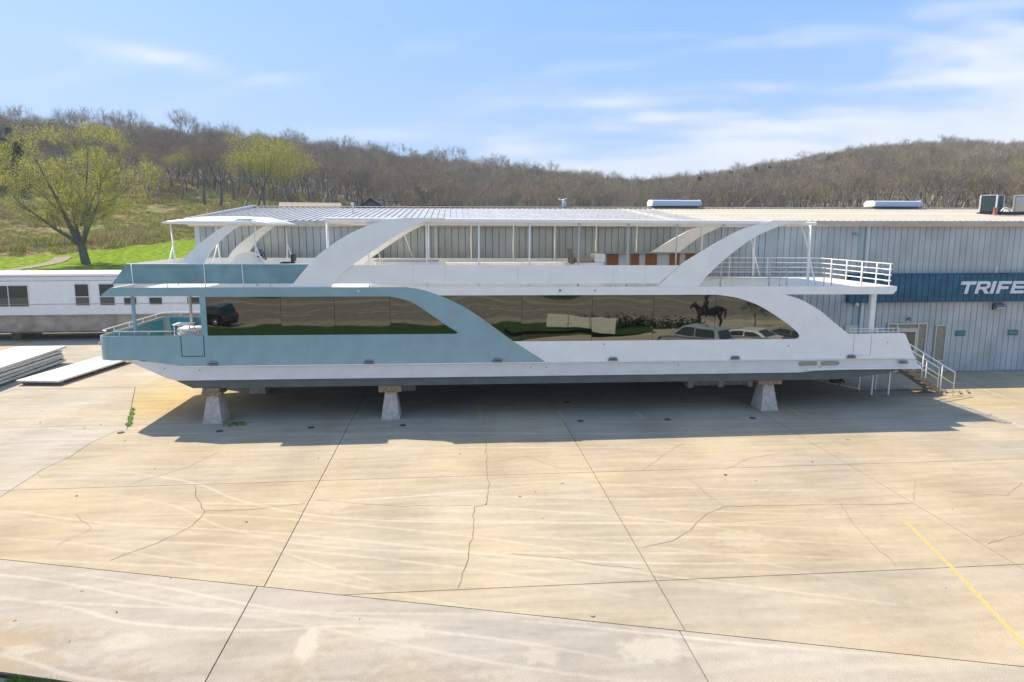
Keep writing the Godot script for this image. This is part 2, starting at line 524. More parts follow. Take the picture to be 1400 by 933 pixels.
func yard_texture() -> ImageTexture:
	var W := 2048
	var H := 1352
	var ppm := W / YARD.size.x
	var fetch := func(seed_: int, freq: float, oct: int, w: int, h: int) -> PackedByteArray:
		var n := FastNoiseLite.new()
		n.seed = seed_; n.frequency = freq; n.fractal_octaves = oct
		var im: Image = n.get_image(w, h, false, false, true)
		if w != W or h != H: im.resize(W, H, Image.INTERPOLATE_CUBIC)
		im.convert(Image.FORMAT_L8)
		return im.get_data()
	var broad: PackedByteArray = fetch.call(3, 0.012, 4, W / 2, H / 2)
	var brushed: PackedByteArray = fetch.call(4, 0.07, 5, W / 8, H)
	var fine: PackedByteArray = fetch.call(5, 0.10, 4, W, H)
	var warm: PackedByteArray = fetch.call(6, 0.02, 3, W / 4, H / 4)
	# tyre scuffs: pale arcs rubbed into the surface
	var sc := PackedFloat32Array(); sc.resize(W * H)
	var arcs := [
		[[-14, -17.7], [-11.47, -17.37], [-8.32, -16.32], [-3.79, -15.32], [1.2, -13.8], [4.13, -12.75], [6.76, -11.8], [9.14, -10.95]],
		[[-13, -16.2], [-10.45, -15.71], [-8.24, -15.15], [-5.48, -14.05], [-3.03, -13.22], [-0.91, -12.34], [1.01, -11.58], [4, -10.7]],
		[[-4.92, -15.23], [-2.67, -13.65], [-0.93, -12.53]], [[-2.91, -15.05], [1.2, -13.8], [4.5, -13.2], [9.0, -12.9]],
		[[-10, -13.4], [-8.8, -13.02], [-7.18, -12.49], [-5.86, -11.89], [-3.69, -11.47], [-1.64, -11.41], [0.93, -10.74], [3.0, -9.9]],
		[[-11, -20.5], [-7.5, -19.0], [-5.5, -17.4], [-3.0, -16.2], [0.5, -15.6], [5.5, -15.1], [11.0, -14.2]],
		[[2.0, -18.2], [5.0, -17.6], [9.0, -16.9], [14.0, -16.6]], [[-11.0, -14.9], [-6.0, -14.0], [-1.0, -13.3], [3.8, -13.0]], [[-3.6, -17.9], [1.0, -17.2], [6.0, -16.6], [11.5, -16.8]], [[-9.5, -16.9], [-6.5, -16.7], [-3.0, -15.9], [1.0, -14.6], [4.0, -13.2]], [[-16, -27], [-12, -25.6], [-6, -25.0], [0, -24.6], [6, -23.9], [12, -23.4], [18, -23.2]],
		[[-8, -23.3], [0, -22.9], [7, -22.4], [15, -22.6]], [[2, -14.6], [6, -14.3], [11, -13.2]], 
		[[-1.5, -16.8], [2.0, -16.2], [6.0, -14.9], [8.5, -13.0]], [[-8.5, -17.8], [-5.0, -17.2], [-1.0, -17.4], [3.0, -18.0]],
		[[-9.0, -14.2], [-6.0, -13.2], [-3.0, -12.0], [0.5, -11.2]], [[0.5, -11.5], [2.5, -11.0], [5.0, -10.3], [8.0, -9.6]]]
	rng.seed = 77
	for A in arcs:
		var offs: Array = [[0.0, 0.06, rng.randf_range(0.4, 0.75)], [0.26, 0.12, 0.2]] if rng.randf() < 0.6 else [[0.0, 0.065, rng.randf_range(0.35, 0.65)], [1.55, 0.065, rng.randf_range(0.3, 0.5)]]
		for of in offs:
			var len_ := 0.0
			for k in A.size() - 1:
				var p0 := Vector2(A[k][0], A[k][1]); var p1 := Vector2(A[k + 1][0], A[k + 1][1])
				var pm := Vector2(A[maxi(k - 1, 0)][0], A[maxi(k - 1, 0)][1]); var pn := Vector2(A[mini(k + 2, A.size() - 1)][0], A[mini(k + 2, A.size() - 1)][1])
				var steps := int(p0.distance_to(p1) * ppm * 0.8) + 1
				for s in steps:
					var t := float(s) / steps
					var p := p0.cubic_interpolate(p1, pm, pn, t)
					p.y += of[0]
					len_ += 0.03
					var edge: float = clampf(minf(len_, 3.0) / 3.0, 0.0, 1.0)
					if k == A.size() - 2: edge *= 1.0 - t
					var rr: float = of[1] * ppm
					var cx := (p.x - YARD.position.x) * ppm
					var cy := (p.y - YARD.position.y) * ppm
					for yy in range(int(cy - rr), int(cy + rr) + 2):
						for xx in range(int(cx - rr), int(cx + rr) + 2):
							if xx < 0 or yy < 0 or xx >= W or yy >= H: continue
							var f := 1.0 - Vector2(xx - cx, yy - cy).length() / rr
							if f > 0.0:
								var id := yy * W + xx
								sc[id] = maxf(sc[id], minf(1.0, f * 1.6) * of[2] * edge)
	var data := PackedByteArray(); data.resize(W * H * 3)
	var lut := PackedByteArray(); lut.resize(1025)
	for k in 1025: lut[k] = int(clampf(Color(k / 1024.0, 0, 0).linear_to_srgb().r * 255.0 + 0.5, 0, 255))
	var patches := [[-2.55, -10.95, 0.22, 0.6, 0.7], [-5.7, -11.3, 0.5, 0.3, 0.4], [-1.1, -11.2, 0.6, 0.35, 0.45], [3.3, -10.3, 0.7, 0.4, 0.5], [-7.3, -11.2, 0.4, 0.2, 0.4], [1.4, -10.3, 0.35, 0.3, 0.4], [6.5, -14.2, 0.8, 0.5, 0.35], [-3.2, -16.9, 0.5, 0.5, 0.3]]
	for j in H:
		var z := YARD.position.y + (j + 0.5) / ppm
		for i in W:
			var id := j * W + i
			var x := YARD.position.x + (i + 0.5) / ppm
			var b := broad[id] / 255.0
			var br := brushed[id] / 255.0
			var f := fine[id] / 255.0
			var w := warm[id] / 255.0
			var r := 0.482; var g := 0.405; var bl := 0.292
			var line := z - (-14.59 + (x + 9.76) * 0.2806)         # in front of this line lies the greyer apron
			if line > 0.0:
				r = 0.462; g = 0.408; bl = 0.342
				var dirt := smoothstep(1.9, 3.3, line + (f - 0.5) * 1.8 + (b - 0.5) * 2.6) + 0.18 * smoothstep(0.4, 0.8, b)
				r -= dirt * 0.075; g -= dirt * 0.085; bl -= dirt * 0.10
			elif x < -12.0 and z > -24.3 or x < -11.52 + (z + 24.3) * 0.396 and z <= -24.3 and z > -31.2:
				r = 0.475; g = 0.422; bl = 0.350
			elif z < -23.5:
				var k := smoothstep(-23.5, -26.0, z) * (0.25 + 0.75 * smoothstep(0.35, 0.65, w)) * maxf(0.72 * exp(-pow((x + 11.0) / 4.0, 2.0) - pow((z + 28.5) / 3.6, 2.0)), 0.75 * smoothstep(19.5, 21.0, x))
				if x < -14.0 and z < -31.2: r = 0.49; g = 0.43; bl = 0.345
				r += 0.05 * k; g -= 0.005 * k; bl -= 0.10 * k
			var mid := warm[(j / 2) * W + ((i * 3) % W)] / 255.0
			var m := 1.0 + 0.30 * (b - 0.5) + 0.10 * (mid - 0.5) + 0.27 * (br - 0.5) + 0.12 * (f - 0.5)
			var red := (w - 0.5) * 0.10
			var s := sc[id] * (0.55 + 0.7 * f)
			for P in patches:
				var e := 1.0 - Vector2((x - P[0]) / P[2], (z - P[1]) / P[3]).length() + (f - 0.5) * 0.7
				if e > 0.0: s = maxf(s, clampf(e * 2.5, 0.0, 1.0) * P[4])
			r = lerpf(r * m + red * 0.3, 0.64, s); g = lerpf(g * m, 0.575, s); bl = lerpf(bl * m - red * 0.5, 0.465, s)
			data[id * 3] = lut[int(clampf(r, 0, 1) * 1024)]
			data[id * 3 + 1] = lut[int(clampf(g, 0, 1) * 1024)]
			data[id * 3 + 2] = lut[int(clampf(bl, 0, 1) * 1024)]
	return ImageTexture.create_from_image(Image.create_from_data(W, H, false, Image.FORMAT_RGB8, data))

func ribbon(b: MB, pts: Array, w: float, y: float, ragged := 0.0):
	for k in pts.size() - 1:
		var p := Vector3(pts[k][0], y, pts[k][1])
		var q := Vector3(pts[k + 1][0], y, pts[k + 1][1])
		var n := maxi(1, int(p.distance_to(q) / 0.22)) if ragged > 0 else 1
		var s := (q - p).cross(Vector3.UP).normalized()
		var prev := p
		var pw := w
		for i in n:
			var e := p.lerp(q, float(i + 1) / n)
			if i < n - 1: e += s * rng.randf_range(-ragged, ragged)
			var ew := w * rng.randf_range(0.5, 1.4) if ragged > 0 else w
			b.quad(prev - s * pw / 2, prev + s * pw / 2, e + s * ew / 2, e - s * ew / 2)
			prev = e; pw = ew

func make_yard():
	rng.seed = 21
	var base := MB.new()
	base.prism(pv([[-60, -62], [62, -62], [62, -14.59 + 71.76 * 0.2806 + 3.3], [-60, -14.59 - 50.24 * 0.2806 + 3.3]]), -0.30, -0.05, "y")
	put("joint_bed", base, M.joint, self, "structure")
	var tex := yard_texture()
	var cm := mat(1, 1, 1, 0.88, 0.0, 0.35)
	cm.albedo_texture = tex
	cm.detail_enabled = true
	cm.detail_blend_mode = BaseMaterial3D.BLEND_MODE_MUL
	cm.detail_uv_layer = BaseMaterial3D.DETAIL_UV_2
	cm.detail_albedo = noise_tex(0.10, 0.82, 5, 41)
	cm.uv2_scale = Vector3(0.62, 0.62, 0.62)
	for k in 3:
		var v: StandardMaterial3D = cm.duplicate()
		v.albedo_color = [Color(1, 1, 1), Color(0.978, 0.979, 0.985), Color(0.99, 0.982, 0.968)][k]
		M["slab%d" % k] = v
	var yard := Node3D.new()
	add(yard, "concrete_yard", self)
	yard.set_meta("kind", "structure")
	# slabs of the yard, cut off in front by the line of the apron
	var behind := PackedVector2Array([Vector2(-70, -70), Vector2(70, -70), Vector2(70, -14.59 + 79.76 * 0.2806), Vector2(-70, -14.59 - 60.24 * 0.2806)])
	var kink := pv([[-14.25, -31.2], [-11.52, -24.3], [-11.83, -24.15], [-12.03, -22.95], [-11.94, -21.46], [-12.12, -20.42], [-12.0, -18.2], [-11.9, -3.0], [-30, -3], [-30, -31.2]])
	for i in JX.size() - 1:
		for j in JZ.size() - 1:
			var cell := PackedVector2Array([Vector2(JX[i], JZ[j]), Vector2(JX[i + 1], JZ[j]), Vector2(JX[i + 1], JZ[j + 1]), Vector2(JX[i], JZ[j + 1])])
			for poly in Geometry2D.intersect_polygons(cell, behind):
				if JX[i] != -19.4: slab(yard, poly, cm)
				else:              # an old joint that kinks at the corner of the bay
					for s in Geometry2D.intersect_polygons(poly, kink): slab(yard, s, cm)
					for s in Geometry2D.clip_polygons(poly, kink): slab(yard, s, cm)
	# the apron: a strip 3.3 m wide that runs askew along the lawn
	var cuts := [-60.0, -44.0, -28.0, -14.0, -3.95, 3.9, 14.0, 24.0, 40.0]
	for k in cuts.size() - 1:
		var a: float = cuts[k]
		var b: float = cuts[k + 1]
		var f := func(x, w): return Vector2(x + w * 0.0, -14.59 + (x + 9.76) * 0.2806 + w)
		slab(yard, PackedVector2Array([f.call(a, 0.0), f.call(b, 0.0), f.call(b, 3.32), f.call(a, 3.32)]), cm)
	# cracks that wander across the slabs
	var cracks := [
		[[-12.06, -20.0], [-11.7, -19.6], [-11.5, -19.9]],
		[[-7.2, -18.65], [-6.84, -17.78], [-6.29, -16.83], [-5.12, -16.82], [-3.87, -17.13]], [[-6.29, -16.83], [-6.28, -15.93], [-6.72, -15.09], [-6.99, -14.79], [-7.38, -14.32]],
		[[1.04, -22.21], [1.0, -21.05], [0.94, -19.35], [0.91, -17.89], [0.78, -16.64], [0.46, -16.48], [0.38, -14.96], [0.25, -13.72], [0.11, -13.1], [0.02, -12.56]],
		[[4.15, -13.93], [4.9, -14.19], [5.51, -14.71], [6.18, -15.53], [6.82, -15.97], [7.96, -15.92], [9.88, -15.85], [11.7, -15.73]], [[6.82, -15.97], [6.67, -17.12], [6.56, -17.96]],
		[[9.88, -15.85], [9.52, -14.77], [9.4, -13.98], [9.2, -12.6]], [[11.88, -13.4], [13.16, -13.85]], [[5.51, -18.77], [6.6, -20.13], [7.55, -21.17]], [[1.21, -13.9], [2.14, -13.65], [2.72, -13.34], [3.88, -12.96]],
		[[-7.5, -21.6], [-7.9, -20.2], [-9.0, -18.9]], [[13.2, -16.5], [14.6, -16.0], [15.8, -16.9]], [[-2.9, -24.4], [-1.2, -23.4], [-0.6, -22.2]], [[-3.6, -17.3], [-1.5, -16.7], [0.4, -16.6]], [[-9.4, -16.9], [-8.6, -16.0], [-8.9, -15.2]], [[1.3, -19.9], [2.2, -20.3], [3.0, -19.2], [3.9, -19.0]], [[7.9, -18.6], [9.2, -19.6], [10.4, -19.9]], [[11.9, -15.9], [12.9, -17.3]], [[20.1, -26.0], [20.25, -24.2], [20.1, -22.6], [20.35, -20.5]]]
	for k in cracks.size():
		var c := MB.new()
		ribbon(c, cracks[k], 0.019 if k in [1, 2, 3, 4] else 0.011, 0.003, 0.035)
		put("crack", c, M.crack, yard)
	for L in [[[0.96, -26.6], [0.96, -24.4]], [[4.05, -25.6], [4.04, -24.3]], [[7.02, -25.3], [7.04, -24.2]], [[10.09, -30.6], [10.08, -24.17]], [[13.2, -30.6], [13.15, -24.11]], [[23.5, -30.8], [23.03, -25.0]], [[26.6, -30.8], [26.2, -25.0]], [[29.7, -30.8], [29.3, -25.0]], [[10.84, -14.65], [10.34, -12.52], [9.56, -9.6]]]:
		var y := MB.new()
		ribbon(y, L, 0.11, 0.004)
		put("yellow_marking", y, M.yellow, yard)
	for p in [[-11.57, -23.98], [-8.21, -23.86], [-5.11, -24.04], [-1.86, -24.04], [4.63, -24.04], [4.59, -26.85], [7.89, -23.96], [11.12, -23.87], [7.75, -18.15]]:
		var s := MB.new(Vector3.ZERO, false)
		var r := 0.13 if p[1] < -20 else 0.05
		s.lathe(Vector3(p[0], 0.002, p[1]), [Vector2(r, 0), Vector2(r * 0.9, 0.012), Vector2(r * 0.55, 0.008), Vector2(0.0, 0.006)], 12)
		put("anchor_cap", s, M.spot, yard)
	var pt := MB.new()
	ribbon(pt, [[20.02, -26.3], [20.18, -24.2], [20.3, -20.2]], 0.26, 0.0015, 0.02)
	put("joint_patch", pt, M.patch, yard)
	# flat dark teal strip along the lawn at the near left and the lawn beyond it
	var lawn := MB.new()
	var e := func(x): return -14.59 + (x + 9.76) * 0.2806 + 3.36
	lawn.quad(Vector3(-60, -0.1, e.call(-60.0)), Vector3(-60, -0.12, 3.0), Vector3(3.6, -0.12, 3.0), Vector3(3.6, -0.1, e.call(3.6)))
	put("front_lawn", lawn, M.lawn_near, self, "structure")
	var gs := MB.new()
	gs.quad(Vector3(-60, -0.09, e.call(-60.0) - 0.05), Vector3(-60, -0.09, e.call(-60.0) + 1.1), Vector3(3.6, -0.09, e.call(3.6) + 1.1), Vector3(3.6, -0.09, e.call(3.6) - 0.05))
	put("dark_edge_strip", gs, M.strip_dark, self, "structure")
	# low clumps of grass in the front lawn
	var bl := MB.new()
	bl.colored = true
	for i in 14:
		var a := rng.randf() * TAU
		var h := rng.randf_range(0.05, 0.13)
		var r := Vector3(cos(a), 0, sin(a))
		var o := r * rng.randf() * 0.06
		var s := Vector3(-r.z, 0, r.x) * 0.006
		bl.col = Color(1, 1, 1) * rng.randf_range(0.7, 1.3)
		bl.tri(o - s, o + s, o + r * 0.05 + Vector3(0, h, 0))
	var mm := MultiMesh.new()
	mm.transform_format = MultiMesh.TRANSFORM_3D
	mm.mesh = bl.done()
	var gn := FastNoiseLite.new(); gn.frequency = 0.9; gn.seed = 4
	var tr := []
	for i in 6000:
		var x := rng.randf_range(-9.5, -3.0)
		var z: float = e.call(x) + 0.03 + pow(rng.randf(), 1.5) * 2.6
		if gn.get_noise_2d(x, z) < 0.05 and z < e.call(x) + 1.1: continue
		tr.append(Transform3D(Basis(Vector3.UP, rng.randf() * TAU).scaled(Vector3.ONE * rng.randf_range(0.7, 1.5)), Vector3(x, -0.11, z)))
	multi("lawn_grass", mm, tr, M.grass, "short green grass along the edge of the concrete", "grass")

func debris():
	rng.seed = 23
	var b := MB.new(Vector3.ZERO)
	for k in 3:
		b.box(Vector3(rng.randfn(0, 0.03), 0.012, rng.randfn(0, 0.03)), Vector3(0.05, 0.02, 0.03), Basis(Vector3.UP, rng.randf() * 3.0))
	var mm := MultiMesh.new()
	mm.transform_format = MultiMesh.TRANSFORM_3D
	mm.mesh = b.done()
	var tr := []
	for i in 70:
		tr.append(Transform3D(Basis(Vector3.UP, rng.randf() * TAU).scaled(Vector3.ONE * rng.randf_range(0.2, 0.7)), Vector3(rng.randf_range(-18, 22), 0.0, rng.randf_range(-30, -10))))
	multi("ground_debris", mm, tr, M.crack, "small dark bits of gravel and leaf scattered over the concrete", "debris")

func multi(called: String, mm: MultiMesh, tr: Array, material: Material, label: String, category: String, cols := []):
	mm.use_colors = cols.size() > 0
	mm.instance_count = tr.size()
	for i in tr.size():
		mm.set_instance_transform(i, tr[i])
		if cols.size(): mm.set_instance_color(i, cols[i])
	var n := MultiMeshInstance3D.new()
	n.multimesh = mm
	n.material_override = material
	add(n, called, self)
	tag(n, label, category, "", "stuff")

func slab(yard: Node3D, poly: PackedVector2Array, m: Material):
	var shrunk := Geometry2D.offset_polygon(poly, -0.011)
	if shrunk.is_empty(): return
	var b := MB.new()
	b.um = YARD
	b.prism(shrunk[0], -0.045, 0.0, "y")
	put("slab", b, M["slab%d" % [0, 1, 0, 2, 1, 0, 2][rng.randi() % 7]], yard)

# ---------------------------------------------------------------- the houseboat
const BO := Vector3(2.5, 0, -27.7)
const TILT := -0.0055
func deck_y(x: float) -> float:
	return 4.9 + TILT * (x - 2.5)

func pv(a: Array) -> PackedVector2Array:
	var p := PackedVector2Array()
	for q in a: p.append(Vector2(q[0], q[1]))
	return p

func spline(a: Array, n := 5) -> Array:
	var out := []
	for k in a.size() - 1:
		var p0 := Vector2(a[k][0], a[k][1]); var p1 := Vector2(a[k + 1][0], a[k + 1][1])
		var pm := Vector2(a[maxi(k - 1, 0)][0], a[maxi(k - 1, 0)][1]); var pn := Vector2(a[mini(k + 2, a.size() - 1)][0], a[mini(k + 2, a.size() - 1)][1])
		for s in n:
			var p := p0.cubic_interpolate(p1, pm, pn, float(s) / n)
			out.append([p.x, p.y])
	out.append(a[-1])
	return out

func pane(poly: PackedVector2Array, z: float, bulge: float, ph: float) -> ArrayMesh:
	# tinted glass that is not quite flat: a shallow bulge and a slow ripple, a few millimetres deep
	var st := SurfaceTool.new()
	st.begin(Mesh.PRIMITIVE_TRIANGLES)
	var r := Rect2(poly[0], Vector2.ZERO)
	for p in poly: r = r.expand(p)
	var hgt := func(p: Vector2) -> float:
		var u := (p.x - r.position.x) / r.size.x
		var w := (p.y - 2.85) / 1.75
		return bulge * sin(PI * u) * sin(PI * w) + 0.00055 * sin(p.y * 3.3 + p.x * 1.9 + ph) + 0.00045 * sin(p.x * 2.6 + ph * 2.0) * cos(p.y * 4.6 + ph) + 0.00006 * sin(p.x * 9.0 + p.y * 5.0 + ph)
	var vert := func(p: Vector2):
		var h0: float = hgt.call(p)
		var dx: float = (hgt.call(p + Vector2(0.01, 0)) - h0) / 0.01
		var dy: float = (hgt.call(p + Vector2(0, 0.01)) - h0) / 0.01
		st.set_normal(Vector3(-dx, -dy, 1.0).normalized())
		st.add_vertex(Vector3(p.x, p.y, z + h0) - BO)
	var cs := 0.14
	for i in int(r.size.x / cs) + 1:
		for j in int(r.size.y / cs) + 1:
			var a := r.position + Vector2(i, j) * cs
			for c in Geometry2D.intersect_polygons(poly, PackedVector2Array([a, a + Vector2(cs, 0), a + Vector2(cs, cs), a + Vector2(0, cs)])):
				var ids := Geometry2D.triangulate_polygon(c)
				for k in range(0, ids.size(), 3):
					var q := [c[ids[k]], c[ids[k + 1]], c[ids[k + 2]]]
					if (q[1] - q[0]).cross(q[2] - q[0]) > 0: q.reverse()
					for p in q: vert.call(p)
	st.index()
	return st.commit()

func split_hole(outer: PackedVector2Array, hole: PackedVector2Array, x: float) -> Array:
	var res := []
	for s in [-1.0, 1.0]:
		var half := PackedVector2Array([Vector2(x, -50), Vector2(x + s * 90, -50), Vector2(x + s * 90, 50), Vector2(x, 50)])
		for a in Geometry2D.intersect_polygons(outer, half):
			for b in Geometry2D.clip_polygons(a, hole): res.append(b)
	return res

const SWOOSH := [[3.39, 2.09], [2.16, 2.91], [1.08, 3.71], [0.28, 4.23], [-0.5, 4.60], [-1.05, 4.79], [-1.68, 4.90]]
const WIN1 := [[-2.3, 4.57], [-1.56, 4.38], [-0.78, 3.87], [-0.21, 3.46], [0.10, 3.27], [0.13, 3.21], [0.06, 3.185]]
const AFT_IN := [[13.05, 2.885], [13.17, 2.93], [13.20, 3.02], [13.06, 3.20], [12.51, 3.60], [11.61, 4.14], [10.73, 4.46], [9.85, 4.60]]
const AFT_OUT := [[15.18, 3.06], [14.55, 3.53], [13.93, 3.99], [13.18, 4.39], [12.5, 4.60]]

func make_boat():
	var boat := thing("houseboat", "long two-deck white and steel-blue houseboat standing on concrete piers in the yard", "houseboat", BO)
	boat.rotation.z = TILT
	var nb := func(smooth := false): return MB.new(BO, smooth)
	var b: MB
	# hull
	b = nb.call()
	b.prism(pv([[-9.75, 1.57], [-10.18, 1.62], [-9.42, 1.24], [14.9, 1.24], [16.3, 1.36], [17.6, 1.60]]), -24.98, -30.42)
	put("hull_bottom", b, M.hull_dark, boat)
	b = nb.call()
	b.prism(pv([[-11.9, 2.36], [-11.55, 2.30], [-10.22, 1.64], [-9.9, 1.56], [13.3, 1.56], [14.0, 1.62], [18.15, 1.70], [18.22, 1.78], [17.98, 2.09], [-9.0, 2.09]]), -24.845, -30.56)
	put("hull_side", b, M.hull_white, boat)
	b = nb.call()
	b.bevel(-9.7, 18.04, 2.065, 2.105, -24.80, -24.75, 0.012)
	b.bevel(13.6, 18.3, 1.655, 1.72, -24.86, -24.76, 0.02)
	put("rub_rail", b, M.white, boat)
	for s in [[-8.6, 2.14], [-3.1, 2.15], [1.6, 2.155], [5.95, 2.155], [10.7, 2.155], [15.35, 2.15], [17.5, 1.9]]:
		b = nb.call()
		b.bevel(s[0] - 0.15, s[0] + 0.15, s[1] + 0.05, s[1] + 0.10, -24.80, -24.70, 0.02)
		b.bevel(s[0] - 0.19, s[0] + 0.19, s[1] - 0.02, s[1] + 0.035, -24.80, -24.71, 0.02)
		put("mooring_cleat", b, M.cleat, boat)
	for x in [13.65, 14.55]:
		b = nb.call(true)
		var op := []
		for k in 20:
			var a := TAU * k / 20
			op.append([x + cos(a) * 0.07 + signf(cos(a)) * 0.29, 1.91 + sin(a) * 0.08])
		b.sm(false)
		b.prism(pv(op), -24.80, -24.85)
		put("hull_vent", b, M.cleat, boat)
	for q in [[-10.3, 2.0], [-9.1, 1.93], [2.85, 1.88], [3.45, 1.88], [8.5, 1.9], [14.1, 1.78], [14.2, 1.78], [12.8, 2.62], [16.8, 2.72], [5.6, 2.75]]:
		b = nb.call()
		b.lathe(Vector3(q[0], q[1], -24.845 if q[1] < 2.09 else -24.80), [Vector2(0.028, 0.0), Vector2(0.024, 0.012), Vector2(0.0, 0.008)], 8, Basis(Vector3.RIGHT, PI / 2))
		put("hull_fitting", b, M.cleat, boat)
	# near side: blue panel with the forward window, white panel with the long window
	var w1 := [[-8.72, 3.185], [-8.72, 4.57]]; w1.append_array(spline(WIN1, 4))
	var blue := [[-12.15, 2.34], [-11.0, 2.32], [-9.66, 2.10]]
	blue.append_array(spline(SWOOSH.slice(0, 5), 4))
	blue.append_array([[-8.92, 4.60], [-8.92, 3.19], [-12.15, 3.19]])
	b = nb.call()
	for p in split_hole(pv(blue), pv(w1), -4.3): b.prism(p, -24.80, -24.86)
	put("blue_side_panel", b, M.blue, boat)
	var white := [[2.20, 2.885], [3.39, 2.105], [17.98, 2.105], [17.50, 3.05], [17.40, 3.08]]
	white.append_array(spline(AFT_OUT, 4))
	var ai := spline(AFT_IN, 4); ai.reverse()
	white.append_array(ai)
	b = nb.call()
	b.prism(pv(white), -24.80, -24.86)
	put("white_side_panel", b, M.white, boat)
	# windows: panes butt with dark joints between
	var xs := [-8.72, -6.15, -4.27, -2.30, 0.2]
	for k in 4:
		var cell := PackedVector2Array([Vector2(xs[k] + 0.007, 3), Vector2(xs[k + 1] - 0.007, 3), Vector2(xs[k + 1] - 0.007, 5), Vector2(xs[k] + 0.007, 5)])
		for p in Geometry2D.intersect_polygons(pv(w1), cell):
			put("window_pane", pane(p, -24.828, [0.0008, 0.0014, -0.0012, 0.0012][k], k * 1.7), M.glass, boat)
	var w2 := [[2.20, 2.887]]; var sw := spline(SWOOSH.slice(1, 5), 4); sw[0] = [2.2, 2.887]
	w2.append_array(sw.slice(1)); w2.append_array(ai)
	xs = [-0.6, 2.50, 5.12, 7.45, 9.85, 13.3]
	for k in 5:
		var cell := PackedVector2Array([Vector2(xs[k] + 0.007, 2), Vector2(xs[k + 1] - 0.007, 2), Vector2(xs[k + 1] - 0.007, 5), Vector2(xs[k] + 0.007, 5)])
		for p in Geometry2D.intersect_polygons(pv(w2), cell):
			put("window_pane", pane(p, -24.828, [-0.0020, 0.0038, -0.0014, 0.0010, 0.0004][k], 3.0 + k * 2.1), M.glass, boat)
	b = nb.call()
	b.prism(pv(w1), -24.846, -24.856); b.prism(pv(w2), -24.846, -24.856)
	put("window_gasket", b, M.black, boat)
	# cabin behind the glass, decks
	b = nb.call()
	b.b2(-8.75, 12.2, 2.2, 4.6, -24.86, -30.5)
	put("cabin", b, M.white_matt, boat)
	b = nb.call()
	b.b2(-8.78, -8.752, 2.45, 4.45, -26.2, -29.2)
	put("cabin_door", b, M.glass_dark, boat)
	b = nb.call()
	b.b2(-12.2, -8.80, 2.30, 2.40, -24.92, -30.5)
	b.b2(12.22, 17.9, 2.14, 2.24, -24.92, -30.5)
	put("main_deck", b, M.grey_panel, boat)
	# far side
	b = nb.call()
	b.prism(pv([[-8.92, 2.1], [17.98, 2.1], [17.8, 2.34], [12.2, 2.34], [12.2, 4.60], [-8.92, 4.60]]), -30.52, -30.58)
	put("far_side_panel", b, M.white, boat)
	# bow bulwark: along the near corner, across the bow, back along the far side
	var plan := []
	for k in 7:
		var a := PI / 2 * k / 6.0
		plan.append(Vector2(-12.15 - 0.36 * sin(a), -25.16 + 0.36 * cos(a)))
	for k in 7:
		var a := PI / 2 * k / 6.0
		plan.append(Vector2(-12.15 - 0.36 * cos(a), -30.22 - 0.36 * sin(a)))
	plan.append(Vector2(-8.80, -30.58))
	b = nb.call(true)
	var secs := []
	for k in plan.size():
		var d: Vector2 = (plan[mini(k + 1, plan.size() - 1)] - plan[maxi(k - 1, 0)]).normalized()
		if k == 0: d = Vector2(-1, 0)
		if k == plan.size() - 1: d = Vector2(1, 0)
		var n := Vector2(-d.y, d.x) * 0.07
		var q: Vector2 = plan[k] + n * (1.0 if n.dot(Vector2(-10.5, -27.8) - plan[k]) > 0 else -1.0)
		var y0 := 2.34 if plan[k].x < -11 else 2.12
		secs.append([Vector3(plan[k].x, y0, plan[k].y), Vector3(q.x, y0, q.y), Vector3(q.x, 3.19, q.y), Vector3(plan[k].x, 3.19, plan[k].y)])
	b.sm(false)
	b.loft(secs)
	put("bow_bulwark", b, M.blue, boat)
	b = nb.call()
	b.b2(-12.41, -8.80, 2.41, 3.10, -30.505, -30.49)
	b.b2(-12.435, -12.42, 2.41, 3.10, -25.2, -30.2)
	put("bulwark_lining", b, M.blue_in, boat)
	b = nb.call()
	b.b2(-9.66, -8.86, 2.44, 2.462, -24.805, -24.792); b.b2(-9.66, -9.638, 2.46, 3.19, -24.805, -24.792); b.b2(-8.882, -8.86, 2.46, 3.19, -24.805, -24.792)
	put("bow_gate", b, M.black, boat)
	b = nb.call(true)
	b.tube([Vector3(-12.46, 2.95, -25.05), Vector3(-12.54, 2.95, -25.02), Vector3(-12.54, 2.85, -25.02), Vector3(-12.46, 2.85, -25.05)], 0.015, -1, 6)
	put("bow_ring", b, M.chrome, boat)
	# seats and table in the bow
	b = nb.call()
	b.bevel(-10.4, -8.80, 2.40, 2.86, -25.6, -27.6, 0.04); b.bevel(-11.6, -10.5, 2.40, 2.80, -29.5, -30.4, 0.04); b.bevel(-12.1, -11.6, 2.40, 2.86, -25.3, -26.4, 0.04)
	put("bow_bench", b, M.white_matt, boat)
	b = nb.call()
	b.bevel(-10.45, -8.80, 2.86, 2.94, -25.55, -27.65, 0.03)
	put("bench_cushion", b, M.grey_panel, boat)
	b = nb.call(true)
	for z in [-28.6, -29.1]:
		b.tube([Vector3(-11.35, 2.4, z), Vector3(-11.35, 3.05, z), Vector3(-10.75, 3.05, z), Vector3(-10.75, 2.4, z)], 0.025, -1, 6)
	b.sm(false); b.bevel(-11.4, -10.7, 3.05, 3.09, -28.5, -29.2, 0.01)
	put("bow_table", b, M.white, boat)
	# bow rails
	b = nb.call(true)
	b.tube([Vector3(-11.95, 3.34, -24.86), Vector3(-10.6, 3.35, -24.86), Vector3(-9.72, 3.35, -24.86)], 0.022, -1, 8)
	b.tube([Vector3(-9.6, 3.35, -24.86), Vector3(-8.95, 3.35, -24.86)], 0.022, -1, 8)
	for x in [-11.75, -10.75, -9.78, -9.6, -9.05]: b.tube([Vector3(x, 3.18, -24.86), Vector3(x, 3.35, -24.86)], 0.016, -1, 6)
